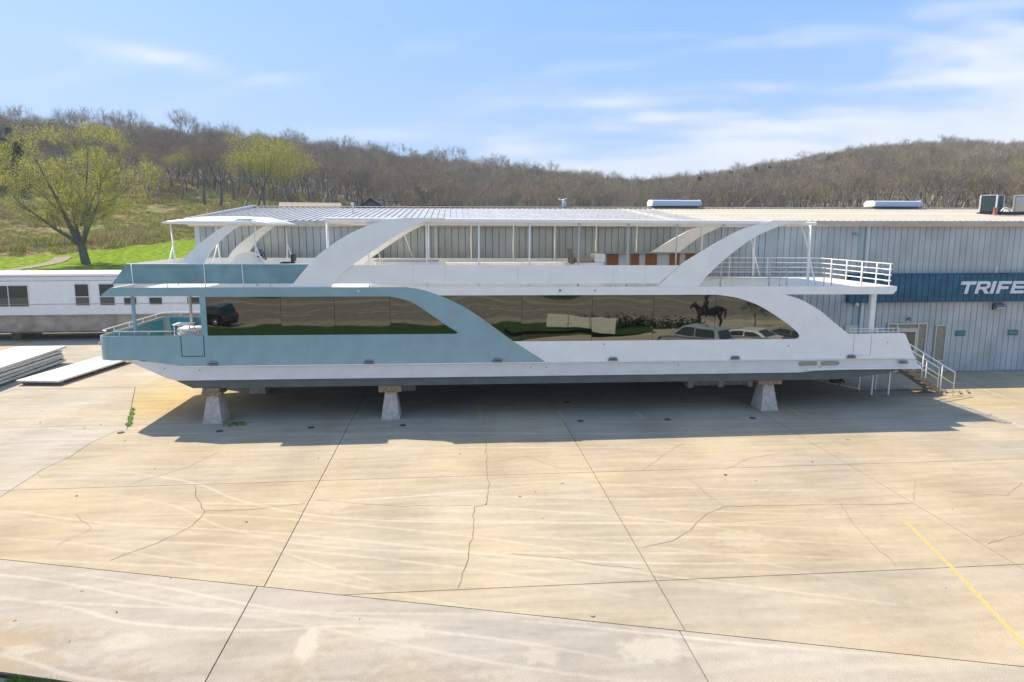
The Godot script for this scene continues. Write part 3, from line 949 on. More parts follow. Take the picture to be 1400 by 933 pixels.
	put("bow_rail", b, M.chrome, boat)
	b = nb.call(true)
	b.tube([Vector3(-8.95, 3.36, -30.52), Vector3(-11.9, 3.36, -30.52), Vector3(-12.37, 3.36, -30.35), Vector3(-12.45, 3.36, -30.0), Vector3(-12.45, 3.36, -25.4), Vector3(-12.40, 3.36, -25.1), Vector3(-12.2, 3.36, -24.9)], 0.022, -1, 8)
	for q in [[-9.0, -30.52], [-10.4, -30.52], [-11.8, -30.52], [-12.45, -29.6], [-12.45, -28.4], [-12.45, -27.2], [-12.45, -26.0]]: b.tube([Vector3(q[0], 3.18, q[1]), Vector3(q[0], 3.36, q[1])], 0.016, -1, 6)
	put("bow_rail", b, M.white, boat)
	for z in [-25.05, -30.3]:
		b = nb.call(true)
		b.tube([Vector3(-11.28, 2.4, z), Vector3(-11.28, 4.62, z)], 0.065, -1, 12)
		put("deck_post", b, M.blue if z > -26 else M.grey_panel, boat)
		b = nb.call()
		b.bevel(16.08, 16.30, 2.24, 4.62, z - 0.1 - (0.0 if z > -26 else -0.1), z + 0.1, 0.03)
		put("deck_post", b, M.white_matt, boat)
	# upper deck
	b = nb.call()
	b.prism(pv([[-12.18, 4.66], [-11.88, 4.90], [16.97, 4.90], [16.97, 4.74], [16.84, 4.61], [-12.10, 4.61]]), -24.86, -30.5)
	put("upper_deck", b, M.white, boat)
	b = nb.call()
	var bf := [[-12.2, 4.60], [-0.5, 4.60]]
	bf.append_array(spline(SWOOSH.slice(4), 4).slice(1))
	bf.append_array([[-11.88, 4.90], [-12.2, 4.66]])
	b.prism(pv(bf), -24.80, -24.86)
	b.prism(pv([[-12.22, 4.605], [-12.22, 4.66], [-11.9, 4.895], [-11.86, 4.895], [-12.16, 4.64], [-12.16, 4.605]]), -24.9, -30.4)
	put("blue_fascia", b, M.blue, boat)
	b = nb.call()
	var wf := spline(SWOOSH.slice(4), 4)
	wf.append_array([[16.97, 4.90], [16.97, 4.74], [16.84, 4.60]])
	b.prism(pv(wf), -24.80, -24.86)
	put("white_fascia", b, M.white, boat)
	for q in [[-3.4, 4.76, 0.035], [3.9, 4.77, 0.045], [5.2, 4.77, 0.03]]:
		b = nb.call(true)
		b.lathe(Vector3(q[0], q[1], -24.795), [Vector2(0.0, 0.02), Vector2(q[2], 0.018), Vector2(q[2] * 1.1, 0.0)], 12, Basis(Vector3.RIGHT, PI / 2))
		put("deck_light", b, M.white if q[0] < 0 else M.cleat, boat)
	# parapets of the upper deck
	b = nb.call()
	b.prism(pv([[-11.85, 5.03], [-11.32, 5.71], [-4.9, 5.71], [-5.55, 5.03]]), -24.89, -24.93)
	put("blue_parapet", b, M.blue_up, boat)
	b = nb.call()
	b.prism(pv([[-11.86, 5.02], [-11.82, 5.02], [-11.29, 5.72], [-11.33, 5.72]]), -24.9, -30.4)
	put("front_parapet", b, M.blue_up, boat)
	b = nb.call()
	b.prism(pv([[-11.81, 5.02], [-11.79, 5.02], [-11.26, 5.72], [-11.28, 5.72]]), -24.95, -30.4)
	put("parapet_lining", b, M.white, boat)
	b = nb.call()
	b.bevel(-11.33, -5.0, 5.71, 5.735, -24.88, -24.94, 0.006)
	put("parapet_cap", b, M.white, boat)
	b = nb.call()
	b.prism(pv([[-4.35, 5.02], [-3.85, 5.69], [8.42, 5.69], [7.62, 5.02]]), -24.89, -24.93)
	put("white_parapet", b, M.white, boat)
	b = nb.call()
	b.prism(pv([[-11.85, 5.0], [-11.32, 5.71], [8.3, 5.71], [7.6, 5.0]]), -30.42, -30.46)
	put("far_parapet", b, M.white, boat)
	for x in [-11.15, -8.72, -7.42]:
		b = nb.call(true)
		b.tube([Vector3(x + 0.02, 4.9, -24.86), Vector3(x, 5.72, -24.86)], 0.017, -1, 6)
		put("stanchion", b, M.white, boat)
	for x in [-10.0, -1.45, -0.3, 2.35, 3.55, 5.9, 7.1]:
		b = nb.call()
		b.b2(x - 0.012, x + 0.012, 4.9, 5.68 if x > -9 else 5.03, -24.865, -24.889)
		put("stanchion", b, M.white, boat)
	# arches that carry the canopies, near and far
	var outer1 := [[-9.62, 5.6], [-9.49, 5.88], [-9.09, 6.29], [-8.56, 6.70], [-8.04, 7.05], [-7.55, 7.30]]
	var inner1 := [[-6.85, 7.30], [-7.28, 7.20], [-7.8, 6.90], [-8.19, 6.58], [-8.55, 6.17], [-8.8, 5.8], [-8.9, 5.6]]
	var outer2 := [[-5.74, 4.9], [-5.72, 4.98], [-5.26, 5.53], [-4.81, 6.01], [-4.21, 6.46], [-3.56, 6.84], [-2.91, 7.12], [-2.26, 7.30], [-1.7, 7.36]]
	var inner2 := [[-0.3, 7.36], [-0.98, 7.23], [-1.5, 7.03], [-2.02, 6.75], [-2.81, 6.23], [-3.47, 5.77], [-3.92, 5.41], [-4.32, 4.97], [-4.36, 4.9]]
	var outer3 := [[7.60, 4.9], [7.65, 4.96], [8.44, 5.69], [9.25, 6.21], [10.07, 6.69], [10.89, 7.08], [11.86, 7.36]]
	var inner3 := [[13.2, 7.36], [12.71, 7.32], [12.01, 7.10], [11.19, 6.73], [10.38, 6.15], [9.57, 5.42], [9.17, 4.96], [9.13, 4.9]]
	for q in [[outer1, inner1, 0.35], [outer2, inner2, 0.0], [outer3, inner3, 0.0]]:
		var poly := spline(q[0], 4)
		poly.append_array(spline(q[1], 4))
		for z in [-24.84 - q[2], -30.30]:
			b = nb.call()
			b.prism(pv(poly), z, z - 0.16)
			put("canopy_arch", b, M.white, boat)
	# canopies
	b = nb.call()
	for q in [[-24.90, -24.99], [-30.43, -30.52]]: b.bevel(-4.55, 13.2, 7.22, 7.365, q[0], q[1], 0.03)
	for q in [[-4.55, -4.46], [13.11, 13.2]]: b.bevel(q[0], q[1], 7.222, 7.363, -24.99, -30.43, 0.03)
	b.bevel(13.2, 13.85, 7.19, 7.33, -25.3, -30.2, 0.04)
	put("main_canopy", b, M.white, boat)
	b = nb.call(true)
	for k in 8:
		var f := func(t): return [7.355 + sin(PI * t) * 0.045, lerpf(-24.95, -30.47, t)]
		var p: Array = f.call(k / 8.0); var q: Array = f.call((k + 1) / 8.0)
		b.quad(Vector3(-4.5, p[0], p[1]), Vector3(13.15, p[0], p[1]), Vector3(13.15, q[0], q[1]), Vector3(-4.5, q[0], q[1]))
	put("canopy_cover", b, M.canvas, boat)
	b = nb.call()
	for x in [-3.0, -0.9, 0.95, 2.8, 4.65, 6.5, 8.35, 10.2, 12.0]: b.b2(x - 0.03, x + 0.03, 7.12, 7.217, -25.0, -30.4)
	for z in [-25.1, -27.7, -30.3]: b.b2(-4.4, 13.1, 7.14, 7.217, z - 0.03, z + 0.03)
	put("canopy_frame", b, M.white_matt, boat)
	b = nb.call()
	b.sm(true)
	var csec := []
	for q in [[-10.12, 7.12, 0.03, 0.03], [-10.0, 7.10, 0.10, 0.09], [-9.4, 7.10, 0.19, 0.11], [-8.2, 7.10, 0.21, 0.11], [-7.2, 7.10, 0.18, 0.11], [-6.8, 7.10, 0.08, 0.08], [-6.65, 7.11, 0.02, 0.03]]:
		var ring := [Vector3(q[0], q[1], -30.3), Vector3(q[0], q[1], -25.1)]
		for k in 11: ring.append(Vector3(q[0], q[1] + q[3] + q[2] * pow(sin(PI * k / 10.0), 0.8), lerpf(-25.1, -30.3, k / 10.0)))
		csec.append(ring)
	b.loft(csec)
	put("front_canopy", b, M.white, boat)
	for x in [-3.02, -0.95, 0.93, 2.78, 4.6, 6.44, 8.28, 10.05, 11.95]:
		b = nb.call(true)
		b.tube([Vector3(x, 4.9, -25.0), Vector3(x, 7.22, -25.0)], 0.03 if x > -3 else 0.022, -1, 8)
		put("canopy_post", b, M.grey_panel if int(x * 10) % 3 else M.white, boat)
	for x in [-1.05, 0.8, 2.65, 4.5, 6.35, 8.2, 11.2]:
		b = nb.call(true)
		b.tube([Vector3(x, 4.9, -30.25), Vector3(x, 7.22, -30.25)], 0.032, -1, 8)
		put("canopy_post", b, M.white, boat)
	b = nb.call(true)
	b.tube([Vector3(-4.45, 4.9, -25.0), Vector3(-4.45, 7.3, -25.0)], 0.045, -1, 10)
	put("canopy_post", b, M.white, boat)
	for z in [-25.4, -30.1]:
		for x in [-9.95, -7.05]:
			b = nb.call(true)
			var lean := 0.18 if x < -9 else -0.04
			b.tube([Vector3(x, 7.12, z), Vector3(x + lean * 0.6, 5.4, z), Vector3(x + lean * 0.7, 4.9, z)], 0.032, -1, 8)
			var s := -0.42 if x < -9 else 0.45
			b.tube([Vector3(x + lean * 0.25, 6.35, z), Vector3(x + s, 4.9, z)], 0.026, -1, 8)
			put("canopy_leg", b, M.white, boat)
	for z in [-25.25, -30.1]:
		b = nb.call(true)
		b.tube([Vector3(13.55, 7.2, z), Vector3(13.62, 4.9, z)], 0.055, -1, 10)
		b.tube([Vector3(13.2, 7.2, z), Vector3(13.58, 6.2, z)], 0.03, -1, 8)
		b.tube([Vector3(13.6, 6.0, z), Vector3(13.95, 4.9, z)], 0.03, -1, 8)
		put("canopy_leg", b, M.white, boat)
	b = nb.call(true)
	b.tube([Vector3(-3.0, 7.1, -26.3), Vector3(-2.7, 5.6, -26.3)], 0.02, -1, 6)
	b.tube([Vector3(-2.2, 7.1, -29.8), Vector3(-1.7, 5.7, -29.8)], 0.025, -1, 6)
	put("canopy_strut", b, M.white, boat)
	# aft rails on the upper deck: four bars along the far side and across the stern
	b = nb.call(true)
	for h in [0.20, 0.42, 0.63, 0.85]:
		b.tube([Vector3(8.6, 4.9 + h, -30.38), Vector3(16.5, 4.9 + h, -30.38), Vector3(16.72, 4.9 + h, -30.28), Vector3(16.8, 4.9 + h, -30.05), Vector3(16.8, 4.9 + h, -24.95), Vector3(16.72, 4.9 + h, -24.86), Vector3(16.5, 4.9 + h, -24.86)], 0.020, -1, 8)
	put("aft_rail", b, M.white, boat)
	for q in [[9.0, -30.38], [10.8, -30.38], [12.6, -30.38], [14.4, -30.38], [16.4, -30.38], [16.8, -29.2], [16.8, -28.0], [16.8, -26.9], [16.8, -25.9], [16.7, -24.9]]:
		b = nb.call(true)
		b.tube([Vector3(q[0], 4.9, q[1]), Vector3(q[0], 5.76, q[1])], 0.026, -1, 8)
		put("rail_post", b, M.white, boat)
	for x in [12.35, 12.62, 14.1, 14.4, 15.62]:
		b = nb.call(true)
		b.tube([Vector3(x, 4.9, -24.95), Vector3(x, 5.66, -24.95)], 0.02, -1, 6)
		put("rail_post", b, M.grey_panel, boat)
	b = nb.call(true)
	for h in [0.3, 0.62]:
		b.tube([Vector3(12.35, 4.9 + h, -24.95), Vector3(12.62, 4.9 + h, -24.95)], 0.014, -1, 6)
		b.tube([Vector3(9.6, 4.9 + h, -24.97), Vector3(12.35, 4.9 + h, -24.97)], 0.013, -1, 6)
	put("side_rail", b, M.grey_panel, boat)
	# rails over the aft bulwark and the gate in it
	b = nb.call(true)
	for y in [3.14, 3.26]: b.tube([Vector3(15.25, y, -24.9), Vector3(17.3, y, -24.9)], 0.016, -1, 6)
	for k in 10: b.tube([Vector3(15.3 + k * 0.22, 3.05, -24.9), Vector3(15.3 + k * 0.22, 3.26, -24.9)], 0.01, -1, 5)
	put("bulwark_rail", b, M.white, boat)
	b = nb.call()
	for x in [15.42, 16.13]: b.b2(x - 0.007, x + 0.007, 2.2, 3.06, -24.803, -24.797)
	b.b2(15.42, 16.13, 2.195, 2.207, -24.803, -24.797)
	put("aft_gate", b, M.cleat, boat)
	b = nb.call()
	b.bevel(17.0, 18.6, 1.60, 1.72, -25.2, -30.2, 0.03)
	put("swim_platform", b, M.white, boat)
	for q in [[-24.87, -26.4, 3.0], [-28.4, -30.5, 2.3]]:
		b = nb.call(); b.b2(17.45, 17.50, 1.72, q[2], q[0], q[1])
		put("transom", b, M.white, boat)
	# drive under the stern
	b = nb.call(true)
	b.sm(false); b.bevel(15.55, 15.95, 1.0, 1.26, -26.2, -26.6, 0.05)
	b.sm(true); b.lathe(Vector3(15.75, 0.86, -26.4), [Vector2(0.0, -0.25), Vector2(0.09, -0.2), Vector2(0.11, 0.0), Vector2(0.08, 0.2), Vector2(0.0, 0.28)], 10, Basis(Vector3.FORWARD, PI / 2))
	for k in 3:
		var a := TAU * k / 3.0
		b.sm(false); b.box(Vector3(16.02, 0.86 + sin(a) * 0.13, -26.4 + cos(a) * 0.13), Vector3(0.03, 0.2, 0.11), Basis(Vector3.RIGHT, -a + PI / 2) * Basis(Vector3.UP, 0.5))
	put("stern_drive", b, M.black, boat)

	# things that stand on the upper deck
	var t: Node3D
	var at := Vector3(-7.6, deck_y(-7.6), -27.6)
	t = thing("helm_console", "white helm console with black wheel under the front canopy", "helm console", at)
	b = MB.new(at)
	b.prism(pv([[-8.5, at.y], [-8.35, at.y + 0.95], [-8.0, at.y + 1.15], [-7.6, at.y + 1.05], [-7.2, at.y]]), -27.0, -28.2)
	put("console", b, M.white, t)
	b = MB.new(at, true)
	var wc := at + Vector3(0.25, 1.05, 0.1)
	var ring := []
	for k in 17: ring.append(wc + Basis(Vector3.FORWARD, -0.5) * Vector3(0, cos(TAU * k / 16.0) * 0.22, sin(TAU * k / 16.0) * 0.22))
	b.tube(ring, 0.022, -1, 6, false)
	b.tube([wc, wc + Vector3(-0.25, -0.1, 0)], 0.03, -1, 6)
	put("steering_wheel", b, M.black, t)
	at = Vector3(-6.5, deck_y(-6.5), -27.8)
	t = thing("captain_chair", "black captain chair on a pedestal behind the white console", "seat", at)
	b = MB.new(at); b.bevel(-6.75, -6.25, at.y + 0.62, at.y + 0.76, -27.5, -28.1, 0.05); put("seat", b, M.black, t)
	b = MB.new(at); b.bevel(-6.32, -6.2, at.y + 0.76, at.y + 1.06, -27.55, -28.05, 0.04); put("backrest", b, M.black, t)
	b = MB.new(at, true); b.tube([at, at + Vector3(0, 0.65, 0)], 0.05, -1, 8); put("pedestal", b, M.chrome, t)
	at = Vector3(-1.75, deck_y(-1.75), -27.0)
	t = thing("deck_cabinet", "low pale grey cabinet with dark lid behind the mid arch", "cabinet", at)
	b = MB.new(at); b.bevel(-2.95, -0.55, at.y, at.y + 0.86, -26.5, -27.5, 0.02); put("body", b, M.white_matt, t)
	b = MB.new(at); b.bevel(-3.0, -0.5, at.y + 0.865, at.y + 0.9, -26.45, -27.55, 0.01); put("lid", b, M.grey_panel, t)
	at = Vector3(2.0, deck_y(2.0), -29.6)
	t = thing("deck_bench", "long low white bench along the far parapet of the upper deck", "bench", at)
	b = MB.new(at); b.bevel(-0.3, 5.0, at.y, at.y + 0.42, -29.3, -30.2, 0.03); put("seat", b, M.white_matt, t)
	b = MB.new(at); b.bevel(-0.3, 5.0, at.y + 0.425, at.y + 0.66, -30.0, -30.3, 0.03); put("backrest", b, M.white_matt, t)
	at = Vector3(5.4, deck_y(5.4), -28.2)
	t = thing("lounge_sofa", "white lounge sofa with tan cushions beside the bar counter", "sofa", at)
	b = MB.new(at); b.bevel(4.95, 6.2, at.y, at.y + 0.75, -27.7, -28.7, 0.04); put("base", b, M.white_matt, t)
	b = MB.new(at); b.bevel(5.0, 5.75, at.y + 0.755, at.y + 0.92, -27.7, -28.6, 0.05); put("cushion", b, M.tan_cushion, t)
	b = MB.new(at); b.box(at + Vector3(-0.52, 1.0, 0.05), Vector3(0.1, 0.6, 0.9), Basis(Vector3.FORWARD, -0.12)); put("cushion", b, M.wood_grey, t)
	b = MB.new(at); b.bevel(5.8, 6.25, at.y + 0.755, at.y + 1.10, -27.7, -28.6, 0.04); put("backrest", b, M.white_matt, t)
	at = Vector3(8.0, deck_y(8.0), -28.4)
	t = thing("bar_counter", "grey bar counter with five slatted orange wood panels on the upper deck", "bar counter", at)
	b = MB.new(at); b.b2(6.2, 10.6, at.y, at.y + 1.10, -28.2, -28.7); put("body", b, M.grey_panel, t)
	b = MB.new(at); b.bevel(5.9, 10.7, at.y + 1.105, at.y + 1.145, -28.0, -28.8, 0.01); put("counter_top", b, M.cleat, t)
	for x in [[6.42, 6.92], [7.42, 7.80], [8.06, 8.56], [9.10, 9.54], [9.78, 10.3]]:
		var n := int((x[1] - x[0]) / 0.075)
		for k in n:
			var w: float = (x[1] - x[0]) / n
			b = MB.new(at); b.bevel(x[0] + k * w + 0.004, x[0] + (k + 1) * w - 0.004, at.y + 0.05, at.y + 1.09, -28.15, -28.195, 0.006)
			put("wood_slat", b, M.wood_orange, t)

func make_supports():
	rng.seed = 31
	# piers: truncated pyramids with timber on top
	var proto: Node3D = null
	var tall := 1.03
	var labels := ["concrete pier under the bow of the houseboat, weeds at its foot", "concrete pier under the blue side panel, second from the bow", "concrete pier under the aft window, nearest the stern"]
	var xs := [-8.78, -2.37, 12.24]
	for k in 3:
		var at := Vector3(xs[k], 0, -25.32)
		if proto == null:
			proto = thing("concrete_pier", labels[0], "pier", at, "concrete piers carrying the houseboat")
			var b := MB.new(at)
			var f := func(hx, hz, y): return [at + Vector3(-hx, y, hz), at + Vector3(hx, y, hz), at + Vector3(hx, y, -hz), at + Vector3(-hx, y, -hz)]
			b.loft([f.call(0.345, 0.48, 0.0), f.call(0.34, 0.475, 0.03), f.call(0.20, 0.27, tall - 0.02), f.call(0.185, 0.25, tall)])
			put("body", b, M.pier, proto)
		else:
			copy(proto, "concrete_pier", labels[k], at, 0.0, "concrete piers carrying the houseboat")
	for k in 3:
		copy(proto, "concrete_pier", ["far concrete pier in the shade behind the bow pier", "far concrete pier in the shade behind the second pier", "far concrete pier in the shade behind the stern pier"][k], Vector3(xs[k] + 0.35, 0, -29.9), 0.0, "concrete piers carrying the houseboat")
	var tl := ["short stack of two timbers on the bow pier", "wide timber on the second pier from the bow", "thin overhanging plank on the stern pier", "timber block on the far bow pier", "timber block on the far second pier", "timber block on the far stern pier"]
	for k in 6:
		var x: float = xs[k % 3] + (0.0 if k < 3 else 0.35)
		var z := -25.32 if k < 3 else -29.9
		var under := 1.24 + TILT * (x - 2.5)
		var at := Vector3(x, tall, z)
		var t := thing("timber_block", tl[k], "timber", at, "timbers on top of the piers")
		var n := 2 if k % 3 == 0 else 1
		for i in n:
			var y0 := tall + 0.002 + (under - tall) * i / n
			var y1 := tall + (under - tall) * (i + 1) / n - 0.001
			var hw: float = [0.34, 0.42, 0.47][k % 3] - i * 0.04
			var b := MB.new(at); b.bevel(x - hw, x + hw, y0, y1, z + 0.42, z - 0.35, 0.01)
			put("timber", b, M.wood, t)
	# long grey beam with white end blocks behind the piers
	var at := Vector3(11.9, 0, -29.0)
	var t := thing("storage_rack", "low grey rack with three white blocks on the ground under the hull", "rack", at)
	var b := MB.new(at); b.bevel(10.4, 13.4, 0.08, 0.30, -28.9, -29.4, 0.02); put("beam", b, M.pier, t)
	for x in [10.5, 11.9, 13.25]:
		b = MB.new(at); b.bevel(x - 0.12, x + 0.12, 0.0, 0.33, -28.86, -29.45, 0.02); put("end_block", b, M.panel_white, t)
	b = MB.new(Vector3(17.4, 0.03, -28.8), true)
	b.tube([Vector3(16.6, 0.03, -30.2), Vector3(17.05, 0.03, -29.5), Vector3(17.4, 0.03, -28.7), Vector3(17.78, 0.03, -28.0)], 0.035, -1, 8)
	tag(put("drain_pipe", b, M.white, self), "thin white pipe lying on the ground under the stern", "pipe")
	# boarding stairs at the stern
	at = Vector3(19.4, 0, -27.1)
	t = thing("boarding_stairs", "aluminium boarding stairs with white handrails at the stern", "stairs", at)
	var A := Vector3(18.35, 1.62, 0); var B := Vector3(20.75, 0.06, 0)
	for z in [-26.65, -27.55]:
		b = MB.new(at)
		b.bar(Vector3(A.x, A.y, z), Vector3(B.x, B.y, z), 0.05, 0.20)
		put("stringer", b, M.wood, t)
	for k in 8:
		var p := A.lerp(B, (k + 0.6) / 8.2)
		b = MB.new(at); b.bevel(p.x - 0.13, p.x + 0.13, p.y - 0.02, p.y + 0.02, -26.68, -27.52, 0.006)
		put("tread", b, M.wood_grey, t)
	for z in [-26.62, -27.58]:
		b = MB.new(at, true)
		var pa := Vector3(18.2, 2.7, z); var pb := Vector3(21.2, 0.98, z)
		b.tube([pa + Vector3(-0.7, 0, 0), pa, pb, Vector3(21.2, 0.02, z)], 0.026, -1, 8)
		b.tube([pa + Vector3(-0.4, -0.5, 0), pa + Vector3(0, -0.5, 0), pb + Vector3(0, -0.5, 0)], 0.02, -1, 8)
		for s in [0.0, 0.5, 0.8]:
			var p := pa.lerp(pb, s)
			b.tube([p, Vector3(p.x, maxf(0.05, 1.62 - (p.x - 18.35) * 0.65), z)], 0.022, -1, 8)
		put("handrail", b, M.white, t)
	for q in [[17.55, -26.65], [18.3, -26.65], [17.55, -27.55], [18.3, -27.55]]:
		b = MB.new(at); b.b2(q[0] - 0.03, q[0] + 0.03, 0.0, 1.58, q[1] - 0.03, q[1] + 0.03); put("leg", b, M.white, t)
	b = MB.new(at); b.b2(17.5, 20.6, 0.01, 0.08, -26.61, -26.69); b.b2(17.5, 20.6, 0.01, 0.08, -27.51, -27.59); put("base_bar", b, M.cleat, t)
	b = MB.new(at); b.bevel(17.45, 18.4, 1.50, 1.58, -26.6, -27.6, 0.01); put("landing", b, M.wood_grey, t)
	for q in [[21.3, -27.2, "upper wooden offcut"], [21.75, -26.9, "middle wooden offcut"], [22.2, -27.0, "rightmost wooden offcut"]]:
		var c := Vector3(q[0], 0.03, q[1])
		b = MB.new(c); b.box(c, Vector3(0.08, 0.06, 0.5), Basis(Vector3.UP, -0.5)); tag(put("wood_offcut", b, M.wood_grey, self), q[2] + " lying at the foot of the boarding stairs", "offcut", "wood offcuts by the stairs")
	# weeds
	for q in [["ground_weed", Vector3(-7.95, 0, -24.75), 0.36, 34, "leafy green weed beside the foot of the bow pier"], ["joint_weeds", Vector3(-11.7, 0, -24.85), 0.0, 60, "line of green weeds growing in the joint left of the bow"]]:
		b = MB.new(q[1])
		for i in q[3]:
			var c: Vector3 = q[1]
			if q[2] > 0: c += Vector3(rng.randfn(0, q[2] * 0.55), 0, rng.randfn(0, q[2] * 0.35))
			else: c += Vector3(-0.38, 0, -1.0) * rng.randf_range(-0.2, 2.4) + Vector3(rng.randfn(0, 0.03), 0, 0)
			for l in 7:
				var a := rng.randf() * TAU
				var d := Vector3(cos(a), rng.randf_range(0.3, 1.2), sin(a)).normalized() * rng.randf_range(0.05, 0.13)
				var s := Vector3(-d.z, 0, d.x).normalized() * rng.randf_range(0.015, 0.03)
				b.quad(c, c + d * 0.6 - s, c + d, c + d * 0.6 + s)
		tag(put(q[0], b, M.weed, self), q[4], "weed")

# ---------------------------------------------------------------- the metal building
const BX0 := -11.1
const BX1 := 42.0
const WZ := -31.15
func roof_y(z: float) -> float:
	return 7.36 + (-30.85 - z) / 12.6

func make_building():
	rng.seed = 41
	var at := Vector3(15, 0, -41.5)
	var t := thing("metal_building", "long grey ribbed metal workshop with low gable roof and blue sign band", "building", at)
	var b: MB
	# core behind the sheets, gable ends
	b = MB.new(at)
	b.prism(pv([[-51.9, 0], [WZ - 0.07, 0], [WZ - 0.07, 7.2], [-41.5, 8.05], [-51.9, 7.2]]), BX0 + 0.03, BX1, "x")
	put("core", b, M.trim, t)
	# wall sheets, three ribs each
	var w := 0.915
	var pa := MB.new(Vector3.ZERO)
	var y0 := 0.02
	var y1 := 7.15
	for k in 3:
		var x := -w / 2 + k * w / 3
		var prof := [[x + 0.009, -0.03], [x + 0.018, 0.028], [x + 0.296, 0.028], [x + 0.305, -0.03]]
		for i in 3:
			var p = prof[i]; var q = prof[i + 1]
			pa.quad(Vector3(p[0], y0, p[1]), Vector3(q[0], y0, q[1]), Vector3(q[0], y1, q[1]), Vector3(p[0], y1, p[1]))
	var sheet := pa.done()
	var n := int((BX1 - BX0) / w)
	var walls := [M.wall, M.wall_b, M.wall_c]
	for k in n:
		var m := put("wall_panel", sheet, walls[rng.randi() % 3], t)
		m.position = Vector3(BX0 + 0.1 + (k + 0.5) * w, 0, WZ - 0.03) - at
	# horizontal lap line high on the wall
	b = MB.new(at); b.b2(BX0 + 0.1, BX1, 6.70, 6.715, WZ + 0.0, WZ + 0.004); put("lap_joint", b, M.trim, t)
	for x in [BX0 + 0.05, -0.72, 19.62]:
		b = MB.new(at)
		if x < -5: b.b2(x - 0.1, x + 0.1, 0.0, 7.1, WZ - 0.05, WZ + 0.03)
		else:
			b.bevel(x - 0.08, x + 0.08, 0.1, 7.15, WZ + 0.004, WZ + 0.12, 0.02)
		put("downspout" if x > -5 else "corner_trim", b, M.downspout, t)
	for x in [-1.0, 19.32]:
		b = MB.new(at); b.b2(x - 0.07, x + 0.07, 0.02, 7.1, WZ - 0.02, WZ + 0.012); put("wall_joint", b, M.trim, t)
	# eave gutter
	b = MB.new(at)
	b.prism(pv([[WZ + 0.003, 7.10], [WZ + 0.20, 7.10], [WZ + 0.27, 7.18], [WZ + 0.27, 7.33], [WZ + 0.003, 7.33]]), BX0 - 0.25, BX1 + 0.2, "x")
	put("gutter", b, M.gutter, t)
	# roof sheets with standing seams
	var rw := 0.61
	var rp := MB.new(Vector3.ZERO)
	var rise := roof_y(-41.5) - roof_y(-30.82)
	var f := func(x: float, s: float, h: float): return Vector3(x, rise * s + h, -10.68 * s)
	var rx := rw / 2
	for q in [[-rx + 0.04, 0.0, 0.0, 0.0], [0.0, 0.038, 0.04, 0.038], [0.04, 0.0, rx - 0.002, 0.0], [-rx, 0.038, -rx + 0.04, 0.038]]:
		rp.quad(f.call(q[0], 0.0, q[1]), f.call(q[2], 0.0, q[3]), f.call(q[2], 1.0, q[3]), f.call(q[0], 1.0, q[1]))
		rp.quad(f.call(q[0], 0.0, q[1] - 0.03), f.call(q[2], 0.0, q[3] - 0.03), f.call(q[2], 0.0, q[3]), f.call(q[0], 0.0, q[1]))
	for x in [-rx, 0.0]:
		rp.quad(f.call(x + 0.04, 0.0, 0.0), f.call(x + 0.04, 1.0, 0.0), f.call(x + 0.04, 1.0, 0.038), f.call(x + 0.04, 0.0, 0.038))
		rp.quad(f.call(x, 0.0, 0.038), f.call(x, 1.0, 0.038), f.call(x, 1.0, 0.0), f.call(x, 0.0, 0.0))
	var rs := rp.done()
	var rn := int((BX1 - BX0 + 0.6) / rw)
	for k in rn:
		var x := BX0 - 0.3 + (k + 0.5) * rw
		var m := put("roof_panel", rs, M.roof if x + rng.randf_range(-2.5, 2.5) < 11.0 else M.roof_dusty, t)
		m.position = Vector3(x, roof_y(-30.82), -30.82) - at
	b = MB.new(at)
	b.prism(pv([[-30.83, 7.335], [-41.5, 8.15], [-52.2, 7.335], [-52.2, 7.20], [-41.5, 8.0], [-30.83, 7.20]]), BX0 - 0.3, BX1 + 0.3, "x")
	put("roof_deck", b, M.roof_dusty, t)
	b = MB.new(at)
	b.bevel(BX0 - 0.3, BX1 + 0.3, roof_y(-41.5) + 0.05, roof_y(-41.5) + 0.10, -41.3, -41.9, 0.02)
	put("ridge_cap", b, M.roof_dusty, t)
	b = MB.new(at)
	b.bar(Vector3(BX0 - 0.34, roof_y(-30.8) - 0.02, -30.8), Vector3(BX0 - 0.34, roof_y(-41.5) + 0.05, -41.5), 0.06, 0.22)
	b.bar(Vector3(BX0 - 0.34, roof_y(-41.5) + 0.05, -41.5), Vector3(BX0 - 0.34, roof_y(-30.8) - 0.02, -52.2), 0.06, 0.22)
	put("rake_trim", b, M.panel_white, t)
	# the blue sign band: ribbed sheets on a frame that stands off the wall
	b = MB.new(at); b.b2(18.8, BX1, 3.55, 4.85, WZ + 0.01, WZ + 0.22); put("sign_band", b, M.band, t)
	b = MB.new(at); b.bevel(18.78, BX1, 4.85, 4.89, WZ + 0.005, WZ + 0.27, 0.01); b.bevel(18.78, BX1, 3.51, 3.55, WZ + 0.005, WZ + 0.27, 0.01); put("band_trim", b, M.band, t)
	var bp := MB.new(Vector3.ZERO)
	for k in 3:
		var x := -w / 2 + k * w / 3
		var prof := [[x + 0.004, 0.0], [x + 0.022, 0.026], [x + 0.289, 0.026], [x + 0.304, 0.0]]
		for i in 3:
			var p = prof[i]; var q = prof[i + 1]
			bp.quad(Vector3(p[0], 3.555, p[1]), Vector3(q[0], 3.555, q[1]), Vector3(q[0], 4.845, q[1]), Vector3(p[0], 4.845, p[1]))
	var bs := bp.done()
	for k in 25:
		var m := put("band_panel", bs, M.band, t)
		m.position = Vector3(18.82 + (k + 0.5) * w, 0, WZ + 0.222) - at
	# lettering on the band: T R I F E in heavy slanted capitals
	var zl := WZ + 0.252
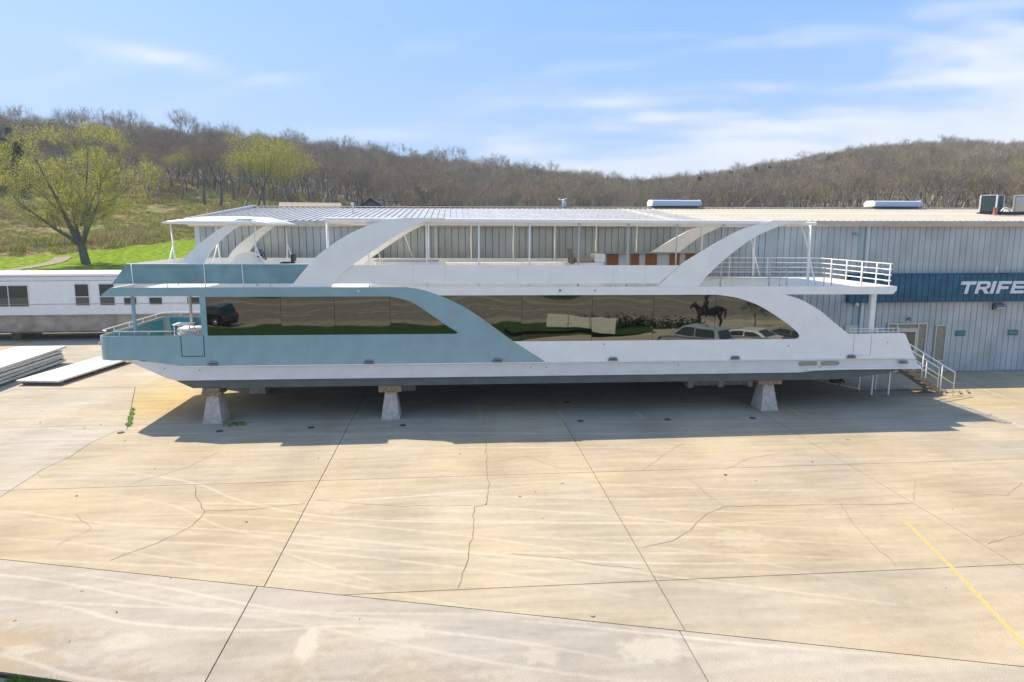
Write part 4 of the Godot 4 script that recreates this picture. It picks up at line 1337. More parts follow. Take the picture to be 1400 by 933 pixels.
	var letters := {
		"T": [[[0, 0.60], [0.80, 0.60], [0.80, 0.44], [0.49, 0.44], [0.49, 0], [0.31, 0], [0.31, 0.44], [0, 0.44]]],
		"R": [[[0, 0], [0.17, 0], [0.17, 0.21], [0.34, 0.21], [0.56, 0], [0.78, 0], [0.545, 0.225], [0.66, 0.265], [0.72, 0.34], [0.72, 0.47], [0.66, 0.56], [0.55, 0.60], [0, 0.60]], [[0.17, 0.33], [0.17, 0.47], [0.50, 0.47], [0.54, 0.44], [0.54, 0.36], [0.50, 0.33]]],
		"I": [[[0, 0], [0.19, 0], [0.19, 0.60], [0, 0.60]]],
		"F": [[[0, 0], [0.18, 0], [0.18, 0.215], [0.58, 0.215], [0.58, 0.35], [0.18, 0.35], [0.18, 0.46], [0.68, 0.46], [0.68, 0.60], [0, 0.60]]],
		"E": [[[0, 0], [0.72, 0], [0.72, 0.14], [0.18, 0.14], [0.18, 0.235], [0.66, 0.235], [0.66, 0.365], [0.18, 0.365], [0.18, 0.46], [0.72, 0.46], [0.72, 0.60], [0, 0.60]]]}
	var px := {"T": 24.30, "R": 25.14, "I": 25.92, "F": 26.24, "E": 26.98}
	for L in ["T", "R", "I", "F", "E"]:
		b = MB.new(at)
		var sh := func(a): 
			var r := []
			for q in a: r.append([px[L] + q[0] * 0.97 + q[1] * 0.22, 3.90 + q[1]])
			return pv(r)
		if letters[L].size() > 1:
			for p in split_hole(sh.call(letters[L][0]), sh.call(letters[L][1]), px[L] + 0.42): b.prism(p, zl, zl + 0.03)
		else: b.prism(sh.call(letters[L][0]), zl, zl + 0.03)
		put("letter", b, M.letter, t)
	# entrance: frame, transom, side lights, door
	b = MB.new(at)
	for x in [21.02, 21.50, 22.58, 23.02]: b.bevel(x - 0.035, x + 0.035, 0.0, 2.46, WZ + 0.01, WZ + 0.11, 0.01)
	for q in [[2.41, 2.48, 21.0, 23.05], [2.16, 2.22, 21.5, 22.6]]: b.bevel(q[2], q[3], q[0], q[1], WZ + 0.012, WZ + 0.108, 0.01)
	put("door_frame", b, M.frame_tan, t)
	for q in [[21.055, 21.465, 0.05, 2.41], [22.615, 22.985, 0.05, 2.41], [21.535, 22.545, 2.22, 2.41]]:
		b = MB.new(at); b.b2(q[0], q[1], q[2], q[3], WZ + 0.02, WZ + 0.05); put("side_light", b, M.blind, t)
	b = MB.new(at)
	for x in [21.58, 22.5]: b.bevel(x - 0.05, x + 0.05, 0.03, 2.15, WZ + 0.03, WZ + 0.10, 0.01)
	for y in [0.1, 2.1]: b.bevel(21.58, 22.5, y - 0.06, y + 0.06, WZ + 0.032, WZ + 0.098, 0.01)
	var door := put("door", b, M.frame_tan, t)
	b = MB.new(at); b.b2(21.62, 22.46, 0.16, 2.04, WZ + 0.05, WZ + 0.07); put("door_glass", b, M.glass_green, door)
	b = MB.new(at, true); b.tube([Vector3(22.38, 0.9, WZ + 0.1), Vector3(22.38, 0.9, WZ + 0.16), Vector3(22.38, 1.2, WZ + 0.16), Vector3(22.38, 1.2, WZ + 0.1)], 0.014, -1, 6); put("door_handle", b, M.chrome, door)
	b = MB.new(at)
	for x in [23.52, 24.05]: b.bevel(x - 0.03, x + 0.03, 0.55, 2.36, WZ + 0.01, WZ + 0.10, 0.01)
	for y in [0.57, 2.34]: b.bevel(23.5, 24.07, y - 0.03, y + 0.03, WZ + 0.012, WZ + 0.098, 0.01)
	var win := put("window", b, M.frame_tan, t)
	b = MB.new(at); b.b2(23.55, 24.02, 0.6, 2.31, WZ + 0.02, WZ + 0.045); put("pane", b, M.blind, win)
	b = MB.new(at); b.bevel(18.85, 19.5, 1.9, 2.4, WZ + 0.01, WZ + 0.07, 0.01); put("small_window", b, M.frame_tan, t)
	# lamp, plaques and small fittings on the wall: things that hang on it
	for q in [[26.62, 3.24, "grey wall pack lamp under the lettering of the sign band"]]:
		var c := Vector3(q[0], q[1], WZ + 0.03)
		var lamp := thing("wall_lamp", q[2], "lamp", c)
		b = MB.new(c); b.bevel(c.x - 0.26, c.x + 0.26, c.y - 0.16, c.y + 0.16, WZ + 0.01, WZ + 0.06, 0.01); put("back_plate", b, M.black, lamp)
		b = MB.new(c); b.prism(pv([[WZ + 0.06, c.y - 0.15], [WZ + 0.06, c.y + 0.16], [WZ + 0.16, c.y + 0.16], [WZ + 0.30, c.y + 0.02], [WZ + 0.28, c.y - 0.02]]), c.x - 0.24, c.x + 0.24, "x"); put("housing", b, M.cleat, lamp)
		b = MB.new(c); b.prism(pv([[WZ + 0.07, c.y - 0.16], [WZ + 0.07, c.y - 0.152], [WZ + 0.285, c.y - 0.022], [WZ + 0.28, c.y - 0.06]]), c.x - 0.20, c.x + 0.20, "x"); put("lens", b, M.frame_tan, lamp)
	for q in [[24.84, "small teal plaque on the grey wall right of the narrow window"], [27.62, "small teal plaque on the grey wall below the wall lamp, rightmost"]]:
		var c := Vector3(q[0], 1.93, WZ + 0.02)
		var pl := thing("wall_plaque", q[1], "plaque", c, "small teal plaques on the wall")
		b = MB.new(c); b.bevel(c.x - 0.27, c.x + 0.27, c.y - 0.14, c.y + 0.14, WZ + 0.008, WZ + 0.03, 0.006); put("board", b, M.teal, pl)
		b = MB.new(c); b.b2(c.x - 0.20, c.x + 0.20, c.y - 0.06, c.y + 0.07, WZ + 0.031, WZ + 0.036); put("face", b, M.plaque, pl)
	var c0 := Vector3(18.95, 6.78, WZ + 0.03)
	b = MB.new(c0, true); b.tube([c0, c0 + Vector3(0, 0.0, 0.12), c0 + Vector3(0.05, -0.05, 0.25)], 0.05, 0.09, 10); tag(put("security_camera", b, M.trim, self), "small round grey fitting high on the wall beside the downspout", "camera")
	c0 = Vector3(22.0, 2.62, WZ + 0.03)
	b = MB.new(c0, true); b.tube([c0, c0 + Vector3(0, 0.12, 0.1), c0 + Vector3(0, 0.1, 0.22), c0 + Vector3(0, 0.0, 0.26)], 0.03, 0.07, 8); tag(put("door_light", b, M.cleat, self), "small gooseneck light fitting above the entrance door", "light fitting")
	c0 = Vector3(26.15, 4.9, WZ + 0.24)
	b = MB.new(c0, true); b.tube([c0, c0 + Vector3(0.02, 0.32, 0)], 0.05, 0.035, 8); tag(put("vent_stub", b, M.panel_white, self), "short pale pipe stub standing on the sign band above the lettering", "pipe")
	c0 = Vector3(19.25, 3.42, WZ + 0.2)
	b = MB.new(c0, true); b.lathe(c0, [Vector2(0.0, -0.1), Vector2(0.09, -0.08), Vector2(0.12, 0.0), Vector2(0.06, 0.09)], 10); tag(put("soffit_globe", b, M.panel_white, self), "small white globe under the left end of the sign band", "light fitting")

	# on the roof
	for q in [[12.1, 15.05, "pale blue ridge ventilator near the middle of the roof"], [26.2, 29.25, "pale blue ridge ventilator toward the right end of the roof"]]:
		var y := roof_y(-41.5) + 0.07
		var c := Vector3((q[0] + q[1]) / 2, y, -41.6)
		var v := thing("ridge_ventilator", q[2], "ventilator", c, "ridge ventilators on the metal roof")
		b = MB.new(c); b.b2(q[0] + 0.1, q[1] - 0.1, y, y + 0.16, -41.2, -42.0); put("throat", b, M.ac_green, v)
		b = MB.new(c); b.prism(pv([[-41.05, y + 0.10], [-41.02, y + 0.38], [-41.2, y + 0.45], [-42.0, y + 0.45], [-42.18, y + 0.38], [-42.15, y + 0.10]]), q[0], q[1], "x"); put("hood", b, M.vent_blue, v)
		for x in [q[0] - 0.02, q[1] + 0.02]:
			b = MB.new(c); b.prism(pv([[-41.03, y + 0.1], [-40.98, y + 0.30], [-41.24, y + 0.47], [-41.96, y + 0.47], [-42.22, y + 0.30], [-42.17, y + 0.1]]), x - 0.018, x + 0.018, "x"); put("end_cap", b, M.panel_white, v)
	var zz := -36.0
	for q in [[29.75, 1.12, "dark green condenser unit with louvred sides on the roof", true], [31.75, 1.2, "pale grey condenser unit at the right edge of the roof", false]]:
		var y := roof_y(zz) + 0.07
		var c := Vector3(q[0], y, zz)
		var u := thing("condenser_unit", q[2], "condenser unit", c)
		var turn := Basis(Vector3.UP, 0.5)
		var body: StandardMaterial3D = M.ac_green if q[3] else M.ac_grey
		b = MB.new(c); b.bevel_at(c + Vector3(0, 0.5, 0), Vector3(0.40, 0.44, 0.40), 0.02, turn); put("body", b, body, u)
		b = MB.new(c); b.bevel_at(c + Vector3(0, 0.97, 0), Vector3(0.43, 0.025, 0.43), 0.01, turn); put("lid", b, M.ac_grey, u)
		b = MB.new(c)
		for s in [[1, 1], [1, -1], [-1, 1], [-1, -1]]: b.bevel_at(c + turn * Vector3(s[0] * 0.40, 0.5, s[1] * 0.40), Vector3(0.04, 0.46, 0.04), 0.008, turn)
		put("corner_post", b, M.panel_white if q[3] else M.ac_grey, u)
		for k in 8:
			b = MB.new(c); b.box(c + Vector3(0, 0.14 + k * 0.1, 0), Vector3(0.84, 0.03, 0.84), turn); put("louvre", b, body, u)
		b = MB.new(c, true); b.lathe(c + Vector3(0, 0.997, 0), [Vector2(0.30, 0), Vector2(0.29, 0.03), Vector2(0.0, 0.05)], 16); put("fan_guard", b, M.black, u)
		b = MB.new(c); b.box(c + Vector3(0, 0.03, 0), Vector3(1.0, 0.06, 1.0), turn); put("stand", b, M.black, u)
	var yr := roof_y(-34.6) + 0.07
	c0 = Vector3(28.85, yr, -34.6)
	b = MB.new(c0, true); b.lathe(c0, [Vector2(0.13, 0), Vector2(0.11, 0.08), Vector2(0.10, 0.36), Vector2(0.115, 0.38), Vector2(0.0, 0.40)], 12); tag(put("flue_stub", b, M.copper, self), "copper coloured flue stub on the roof before the dark condenser", "flue")
	c0 = Vector3(29.35, yr, -34.5)
	b = MB.new(c0, true)
	var hp := []
	for k in 13: hp.append(c0 + Vector3(-cos(PI * k / 12.0) * 0.3, sin(PI * k / 12.0) * 0.36, 0))
	b.tube(hp, 0.045, -1, 8); tag(put("white_hose", b, M.panel_white, self), "arched white hose on the roof beside the copper flue", "hose")
	c0 = Vector3(30.2, yr, -34.55)
	b = MB.new(c0); b.bevel(29.0, 30.9, yr, yr + 0.17, -34.4, -34.75, 0.02); tag(put("cable_tray", b, M.black, self), "low black tray on the roof linking the two condensers", "tray")
	c0 = Vector3(-5.03, roof_y(-36.0), -36.0)
	b = MB.new(c0, true); b.lathe(c0, [Vector2(0.045, 0), Vector2(0.04, 0.4), Vector2(0.08, 0.42), Vector2(0.08, 0.52), Vector2(0.0, 0.55)], 10); tag(put("roof_vent_pipe", b, M.panel_white, self), "thin white vent pipe with a cap on the left part of the roof", "vent pipe")
	c0 = Vector3(6.7, roof_y(-41.5), -41.5)
	t = thing("weather_station", "small white weather station on a mast at the roof ridge", "weather station", c0)
	b = MB.new(c0, true); b.tube([c0, c0 + Vector3(0, 0.55, 0)], 0.035, -1, 8); put("mast", b, M.chrome, t)
	b = MB.new(c0, true); b.lathe(c0 + Vector3(0.06, 0.12, 0), [Vector2(0.0, 0), Vector2(0.14, 0.02), Vector2(0.14, 0.28), Vector2(0.0, 0.3)], 10); put("sensor_body", b, M.vent_blue, t)
	b = MB.new(c0, true); b.tube([c0 + Vector3(-0.22, 0.52, 0), c0 + Vector3(0.0, 0.5, 0), c0 + Vector3(0.2, 0.62, 0)], 0.025, -1, 6); b.lathe(c0 + Vector3(-0.22, 0.5, 0), [Vector2(0.0, 0), Vector2(0.08, 0.04), Vector2(0.0, 0.1)], 8); put("wind_vane", b, M.panel_white, t)

# ---------------------------------------------------------------- left of the bow: second houseboat, stacked panels
func make_left():
	rng.seed = 51
	var at := Vector3(-24, 0, -46.5)
	var t := thing("white_houseboat", "low white houseboat with tan hull and dark windows behind the bow, left", "houseboat", at)
	var b: MB
	var zf := -44.9
	var zb := -48.6
	b = MB.new(at)
	b.prism(pv([[-44, 0.62], [-44.4, 1.60], [-14.0, 1.60], [-15.2, 0.9], [-16.5, 0.62]]), zf - 0.08, zb)
	b.prism(pv([[-44, 0.45], [-44, 0.62], [-16.5, 0.62], [-17, 0.45]]), zf - 0.5, zb + 0.5)
	put("hull", b, M.boat_tan, t)
	b = MB.new(at); b.bevel(-44.5, -13.9, 1.58, 1.66, zf - 0.1, zf + 0.02, 0.02); put("rub_rail", b, M.boat_tan, t)
	b = MB.new(at)
	b.prism(pv([[zf - 0.05, 1.66], [zf - 0.12, 3.80], [zf - 0.22, 4.04], [zf - 0.4, 4.08], [zb + 0.4, 4.08], [zb + 0.12, 3.8], [zb, 1.66]]), -42, -14.6, "x")
	put("cabin", b, M.white_matt, t)
	b = MB.new(at); b.bevel(-42.6, -14.3, 4.08, 4.24, zf - 0.05, zb - 0.1, 0.04); put("roof", b, M.white, t)
	b = MB.new(at); b.b2(-42, -14.6, 2.315, 2.345, zf - 0.058, zf - 0.075); b.b2(-42, -14.6, 3.78, 3.80, zf - 0.10, zf - 0.12); put("trim_line", b, M.cleat, t)
	for q in [[-34.5, -33.1, 2.18, 3.52], [-31.5, -30.1, 2.18, 3.52], [-29.0, -26.42, 2.18, 3.52], [-23.66, -22.8, 2.22, 3.58], [-22.2, -21.27, 2.22, 3.58], [-20.75, -19.95, 2.24, 2.72], [-19.22, -18.4, 2.24, 2.72], [-16.9, -16.1, 2.24, 2.72]]:
		var fr := MB.new(at)
		var z := zf - 0.07
		var zt := func(y): return zf - 0.05 - (y - 1.66) * 0.0327
		for x in [q[0], q[1]]: fr.bar(Vector3(x, q[2], zt.call(q[2]) + 0.015), Vector3(x, q[3], zt.call(q[3]) + 0.015), 0.05, 0.05)
		for y in [q[2], q[3]]: fr.bevel(q[0] - 0.024, q[1] + 0.024, y - 0.024, y + 0.024, zt.call(y) - 0.01, zt.call(y) + 0.038, 0.005)
		if q[3] > 3 and q[1] - q[0] < 1.2:
			fr.bevel(q[0], q[1], 2.75, 2.80, zt.call(2.77) - 0.01, zt.call(2.77) + 0.03, 0.005)
		elif q[3] > 3:
			var xm: float = (q[0] + q[1]) / 2 + 0.1
			fr.bar(Vector3(xm, q[2], zt.call(q[2]) + 0.012), Vector3(xm, q[3], zt.call(q[3]) + 0.012), 0.045, 0.04)
		var wn := put("window", fr, M.panel_white, t)
		b = MB.new(at)
		b.quad(Vector3(q[0], q[2], zt.call(q[2]) + 0.006), Vector3(q[1], q[2], zt.call(q[2]) + 0.006), Vector3(q[1], q[3], zt.call(q[3]) + 0.006), Vector3(q[0], q[3], zt.call(q[3]) + 0.006))
		put("pane", b, M.glass_window, wn)
		if q[3] > 3:
			var yb: float = q[2] + (q[3] - q[2]) * 0.42
			for k in 5:
				var y: float = q[2] + (yb - q[2]) * (k + 0.5) / 5.0
				b = MB.new(at); b.b2(q[0] + 0.03, q[1] - 0.03, y - 0.05, y + 0.045, zt.call(y) + 0.007, zt.call(y) + 0.012); put("blind_slat", b, M.blind_dark, wn)
	b = MB.new(at); b.bevel(-14.5, -13.95, 1.7, 2.9, zf - 0.3, zf - 1.0, 0.03); put("stern_locker", b, M.boat_tan, t)
	for x in [-40, -34, -28, -22, -17]:
		var c := Vector3(x, 0, -46.6)
		b = MB.new(c); b.bevel(x - 0.3, x + 0.3, 0, 0.448, -45.9, -48.2, 0.02)
		tag(put("cradle_block", b, M.wood_grey, self), {-40: "leftmost", -34: "second", -28: "third", -22: "fourth", -17: "rightmost"}[x] + " grey timber cradle block under the low white houseboat", "block", "cradle blocks under the low white houseboat")
	# stack of white panels and the one that lies beside it
	var turn := Basis(Vector3.UP, 0.03)
	var c := Vector3(-21.6, 0, -33.7)
	for k in 5:
		var y := 0.095 + k * 0.168
		var p := c + Vector3(rng.randf_range(-0.10, 0.06), y, rng.randf_range(-0.10, 0.30)) + (Vector3(0.10, 0, -0.25) if k == 4 else Vector3.ZERO)
		var pn := thing("white_sheet", ["lowest white sheet of the panel stack at the left edge", "second lowest white sheet of the stacked panels", "middle white sheet of the stack of five", "second white sheet from the top of the stack", "topmost white sheet of the panel stack, sunlit"][k], "panel", p, "stacked white panels left of the bow")
		var tb := turn * Basis(Vector3.UP, rng.randf_range(-0.016, 0.016)) * Basis(Vector3.RIGHT, rng.randf_range(-0.004, 0.004))
		b = MB.new(p); b.bevel_at(p + Vector3(0, 0.095, 0), Vector3(1.26, 0.018, 3.55), 0.008, tb); put("top_skin", b, M.panel_white, pn)
		b = MB.new(p); b.box(p + Vector3(0, 0.055, 0), Vector3(2.50, 0.062, 7.08), tb); put("core", b, M.panel_edge, pn)
		b = MB.new(p); b.bevel_at(p + Vector3(0, 0.015, 0), Vector3(1.255, 0.010, 3.54), 0.006, tb); put("bottom_skin", b, M.panel_white, pn)
		if k < 4:
			for e in 4:
				b = MB.new(p); b.box(p + tb * Vector3(rng.randf_range(-0.1, 0.05), 0.14, -3.1 + e * 2.0 + rng.randf_range(-0.3, 0.3)), Vector3(2.5, 0.05, 0.09), tb * Basis(Vector3.UP, rng.randf_range(-0.05, 0.05)))
				put("spacer", b, M.panel_core, pn)
	for k in 3:
		var p := c + turn * Vector3(0, 0, [-2.8, 0.0, 2.8][k])
		b = MB.new(p); b.box(p + Vector3(0, 0.046, 0), Vector3(2.4, 0.09, 0.12), turn); tag(put("wood_bearer", b, M.wood_grey, self), ["nearest", "middle", "farthest"][2 - k] + " grey wooden bearer under the stack of white panels", "bearer", "bearers under the white panels")
	c = Vector3(-18.35, 0, -34.6)
	turn = Basis(Vector3.UP, -0.13)
	var pn := thing("white_sheet", "single white sheet lying on bearers beside the panel stack", "panel", c + Vector3(0, 0.15, 0))
	b = MB.new(pn.position); b.bevel_at(c + Vector3(0, 0.235, 0), Vector3(1.0, 0.02, 2.85), 0.008, turn); put("top_skin", b, M.panel_white, pn)
	b = MB.new(pn.position); b.box(c + Vector3(0, 0.19, 0), Vector3(1.95, 0.045, 5.65), turn); put("core", b, M.panel_white, pn)
	for k in 3:
		var p := c + turn * Vector3(0, 0.075, [-2.2, 0.2, 2.5][k])
		b = MB.new(p); b.box(p, Vector3(1.9, 0.14, 0.1), turn); tag(put("wood_bearer", b, M.wood_grey, self), ["farthest", "middle", "nearest"][k] + " grey wooden bearer under the single white sheet", "bearer", "bearers under the single sheet")
	# wire fence behind the low houseboat
	var fpts := []
	for k in 15: fpts.append(Vector2(-62 + k * 3.9, -73.0 - sin(k * 0.4) * 0.4))
	var fa := Vector3(fpts[7].x, land(fpts[7].x, fpts[7].y), fpts[7].y)
	t = thing("wire_fence", "thin wire fence with metal posts along the lawn behind the low houseboat", "fence", fa)
	for k in fpts.size():
		var p := Vector3(fpts[k].x, land(fpts[k].x, fpts[k].y), fpts[k].y)
		b = MB.new(fa, true); b.tube([p, p + Vector3(0, 1.75, 0)], 0.05, -1, 6); put("post", b, M.cleat, t)
	b = MB.new(fa)
	for k in fpts.size() - 1:
		var p := Vector3(fpts[k].x, land(fpts[k].x, fpts[k].y), fpts[k].y); var q := Vector3(fpts[k + 1].x, land(fpts[k + 1].x, fpts[k + 1].y), fpts[k + 1].y)
		for h in [0.1, 0.45, 0.8, 1.15, 1.5, 1.72]: b.bar(p + Vector3(0, h, 0), q + Vector3(0, h, 0), 0.012 if h < 1.7 else 0.03, 0.012 if h < 1.7 else 0.03)
	put("wire", b, M.cleat, t)

# ---------------------------------------------------------------- trees
func branch(bt: MB, tips: Array, p: Vector3, d: Vector3, ln: float, r: float, depth: int, P: Dictionary):
	var pts := [p]
	var n := 3 if depth < 2 else 2
	var q := p
	var dd := d
	for i in n:
		dd = (dd + Vector3(rng.randfn(0, P.bend), rng.randfn(0, P.bend * 0.6) + P.up, rng.randfn(0, P.bend))).normalized()
		q += dd * ln / n
		pts.append(q)
	var r1: float = r * (0.62 if depth > 0 else P.get("taper", 0.72))
	bt.tube(pts, r, r1, [9, 6, 4, 3, 3, 3][depth], depth == 0)
	if depth >= P.depth:
		tips.append([pts, dd])
		return
	if depth >= P.depth - 1 - P.get("drop", 0): tips.append([pts, dd])
	var k: int = P.kids[depth]
	var roll := rng.randf() * TAU
	for i in k:
		var t := 1.0 if i < 2 else rng.randf_range(0.45, 0.95)
		var at: Vector3 = pts[n] if t == 1.0 else (pts[n - 1] as Vector3).lerp(pts[n], t) if t > 0.6 else (pts[1] as Vector3).lerp(pts[n], t)
		roll += TAU / k + rng.randf_range(-0.5, 0.5)
		var side := dd.cross(Vector3(0.31, 0.2, 0.93)).normalized().rotated(dd, roll)
		var sp: float = P.spread * rng.randf_range(0.65, 1.25)
		var nd := (dd * cos(sp) + side * sin(sp)).normalized()
		branch(bt, tips, at, nd, ln * (P.get("first", P.shrink) if depth == 0 else P.shrink) * rng.randf_range(0.8, 1.15), r1 * rng.randf_range(0.62, 0.85), depth + 1, P)

func twigs(b: MB, tips: Array, per: int, ln: float, w: float):
	for t in tips:
		for i in per:
			var pts: Array = t[0]
			var k := rng.randi() % (pts.size() - 1)
			var p: Vector3 = (pts[k] as Vector3).lerp(pts[k + 1], rng.randf())
			var d: Vector3 = ((t[1] as Vector3) * 0.7 + Vector3(rng.randfn(0, 0.6), rng.randfn(0.25, 0.5), rng.randfn(0, 0.6))).normalized()
			var l := ln * rng.randf_range(0.5, 1.3)
			var s := d.cross(Vector3(rng.randfn(), rng.randfn(), rng.randfn())).normalized() * w * 0.5
			var e := p + d * l
			b.tri(p - s, p + s, e)
			for j in 2:
				var d2 := (d + Vector3(rng.randfn(0, 0.5), rng.randfn(0, 0.5), rng.randfn(0, 0.5))).normalized()
				var m := p.lerp(e, rng.randf_range(0.3, 0.8))
				b.tri(m - s * 0.7, m + s * 0.7, m + d2 * l * 0.6)

func leaves(b: MB, tips: Array, per: int, spread: float, size: float):
	for t in tips:
		for i in per:
			var pts: Array = t[0]
			var k := rng.randi() % (pts.size() - 1)
			var c: Vector3 = (pts[k] as Vector3).lerp(pts[k + 1], rng.randf()) + Vector3(rng.randfn(0, spread), rng.randfn(0, spread), rng.randfn(0, spread))
			var u := Vector3(rng.randfn(), rng.randfn(), rng.randfn()).normalized()
			var v := u.cross(Vector3(rng.randfn(), rng.randfn(), rng.randfn())).normalized()
			var s := size * rng.randf_range(0.6, 1.3)
			b.quad(c - u * s, c - v * s * 0.55, c + u * s, c + v * s * 0.55)

func tree_parts(seed_: int, height: float, P: Dictionary) -> Dictionary:
	rng.seed = seed_
	var bt := MB.new(Vector3.ZERO, true)
	var tips := []
	for s in P.get("stems", 1):
		var d := Vector3(rng.randfn(0, 0.05), 1, rng.randfn(0, 0.05))
		if P.get("stems", 1) > 1:
			var a: float = TAU * s / P.stems + rng.randf() * 0.6
			d = Vector3(cos(a) * 0.30, 1, sin(a) * 0.30).normalized()
		branch(bt, tips, Vector3(rng.randfn(0, 0.1) * (P.get("stems", 1) - 1), -0.3, 0), d, height * P.trunk, height * P.get("girth", 0.016), 0, P)
	var bl := MB.new(Vector3.ZERO)
	twigs(bl, tips, P.twigs, height * P.twig_len, P.twig_w)
	var res := {"trunk": bt.done(), "twigs": bl.done(), "top": maxf(bt.top, bl.top)}
	if P.get("leaves", 0) > 0:
		var lf := MB.new(Vector3.ZERO)
		leaves(lf, tips, P.leaves, P.leaf_spread, P.leaf_size)
		res.leaves = lf.done()
	return res

func lawn_tree() -> Dictionary:
	rng.seed = 1015
	var bt := MB.new(Vector3.ZERO, true)
	var tips := []
	var P := {"depth": 5, "kids": [3, 3, 3, 3, 3], "spread": 0.50, "shrink": 0.72, "bend": 0.14, "up": 0.05}
	bt.tube([Vector3(0.1, -0.4, 0), Vector3(0.0, 0.4, 0), Vector3(-0.25, 2.0, 0), Vector3(-0.35, 3.6, 0)], 0.78, 0.60, 12)
	var limbs := [
		[[-0.8, 3.2, 0.0], [-1.9, 4.2, 0.3], [-3.8, 5.5, 0.9], [-6.2, 7.5, 1.3], [-8.2, 9.2, 1.5]],
		[[-0.7, 3.4, 0.1], [-1.5, 5.2, 0.4], [-2.6, 8.2, 1.1], [-3.6, 11.0, 1.8], [-5.0, 14.4, 2.2]],
		[[-2.5, 7.8, -0.2], [-4.3, 9.6, -1.2], [-6.2, 11.6, -2.0], [-7.4, 13.0, -2.6]],
		[[-0.5, 3.5, -0.3], [-0.9, 5.6, -1.2], [-1.1, 8.4, -2.6], [-0.9, 11.6, -3.6], [-1.3, 15.4, -4.2]],
		[[-0.2, 3.3, 0.2], [0.3, 4.6, 0.6], [0.8, 7.2, 1.6], [1.0, 10.4, 2.6], [1.6, 14.8, 3.0]],
		[[0.5, 5.6, -0.1], [1.6, 7.6, -0.8], [3.2, 9.0, -1.6], [5.0, 10.1, -2.2], [7.2, 11.6, -2.6]],
		[[0.8, 7.2, 1.2], [1.8, 9.8, 2.2], [3.4, 12.4, 2.8], [4.8, 14.6, 3.2]],
		[[-0.1, 3.6, 0.5], [0.6, 5.0, 2.4], [1.6, 7.0, 4.6], [2.6, 9.6, 6.2]],
		[[-0.6, 3.6, -0.5], [-1.2, 5.2, -2.6], [-2.2, 7.4, -4.8], [-3.0, 10.2, -6.0]],
		[[-0.1, 6.0, -0.8], [0.9, 9.0, -2.0], [2.2, 12.0, -2.6], [3.0, 15.6, -2.4]]]
	for k in limbs.size():
		var pts := []
		for q in limbs[k]: pts.append(Vector3(q[0], q[1], q[2]))
		var r0: float = [0.36, 0.42, 0.24, 0.40, 0.44, 0.30, 0.28, 0.30, 0.30, 0.26][k]
		bt.tube(pts, r0, 0.10, 8, false)
		for i in range(1, pts.size()):
			var a: Vector3 = pts[i - 1]
			var b: Vector3 = pts[i]
			var d := (b - a).normalized()
			var n := 2 if i == 1 else 4
			for m in n:
				var at := a.lerp(b, (m + rng.randf()) / n)
				var side := d.cross(Vector3(rng.randfn(), rng.randfn(), rng.randfn())).normalized()
				var out := (d * 0.55 + side * 0.9 + Vector3(at.x, 0, at.z).normalized() * 0.25 + Vector3(0, 0.30, 0)).normalized()
				if i == 1 and at.y < 5.0: continue
				branch(bt, tips, at, out, rng.randf_range(1.5, 2.5), 0.075, 3, P)
		branch(bt, tips, pts[-1], (pts[-1] - pts[-2]).normalized(), 2.4, 0.10, 2, P)
	var bl := MB.new(Vector3.ZERO)
	twigs(bl, tips, 13, 0.9, 0.024)
	var lf := MB.new(Vector3.ZERO)
	leaves(lf, tips, 44, 0.5, 0.06)
	print("lawn tree tips ", tips.size(), " top ", maxf(bt.top, bl.top))
	return {"trunk": bt.done(), "twigs": bl.done(), "leaves": lf.done(), "top": maxf(bt.top, bl.top)}

func plant(called: String, label: String, category: String, parts: Dictionary, x: float, z: float, height: float, bark: Material, twig: Material, leaf: Material = null, group := "", turn := 0.0) -> Node3D:
	var t := thing(called, label, category, Vector3(x, land(x, z) - 0.1, z), group)
	if height > 0: t.scale = Vector3.ONE * height / parts.top
	t.rotation.y = turn
	put("trunk", parts.trunk, bark, t)
	put("twigs", parts.twigs, twig, t, "stuff")
	if leaf and parts.has("leaves"): put("leaves", parts.leaves, leaf, t, "stuff")
	return t

func at_dir(a: float, d: float) -> Vector2:
	return Vector2(sin(deg_to_rad(a)), -cos(deg_to_rad(a))) * d

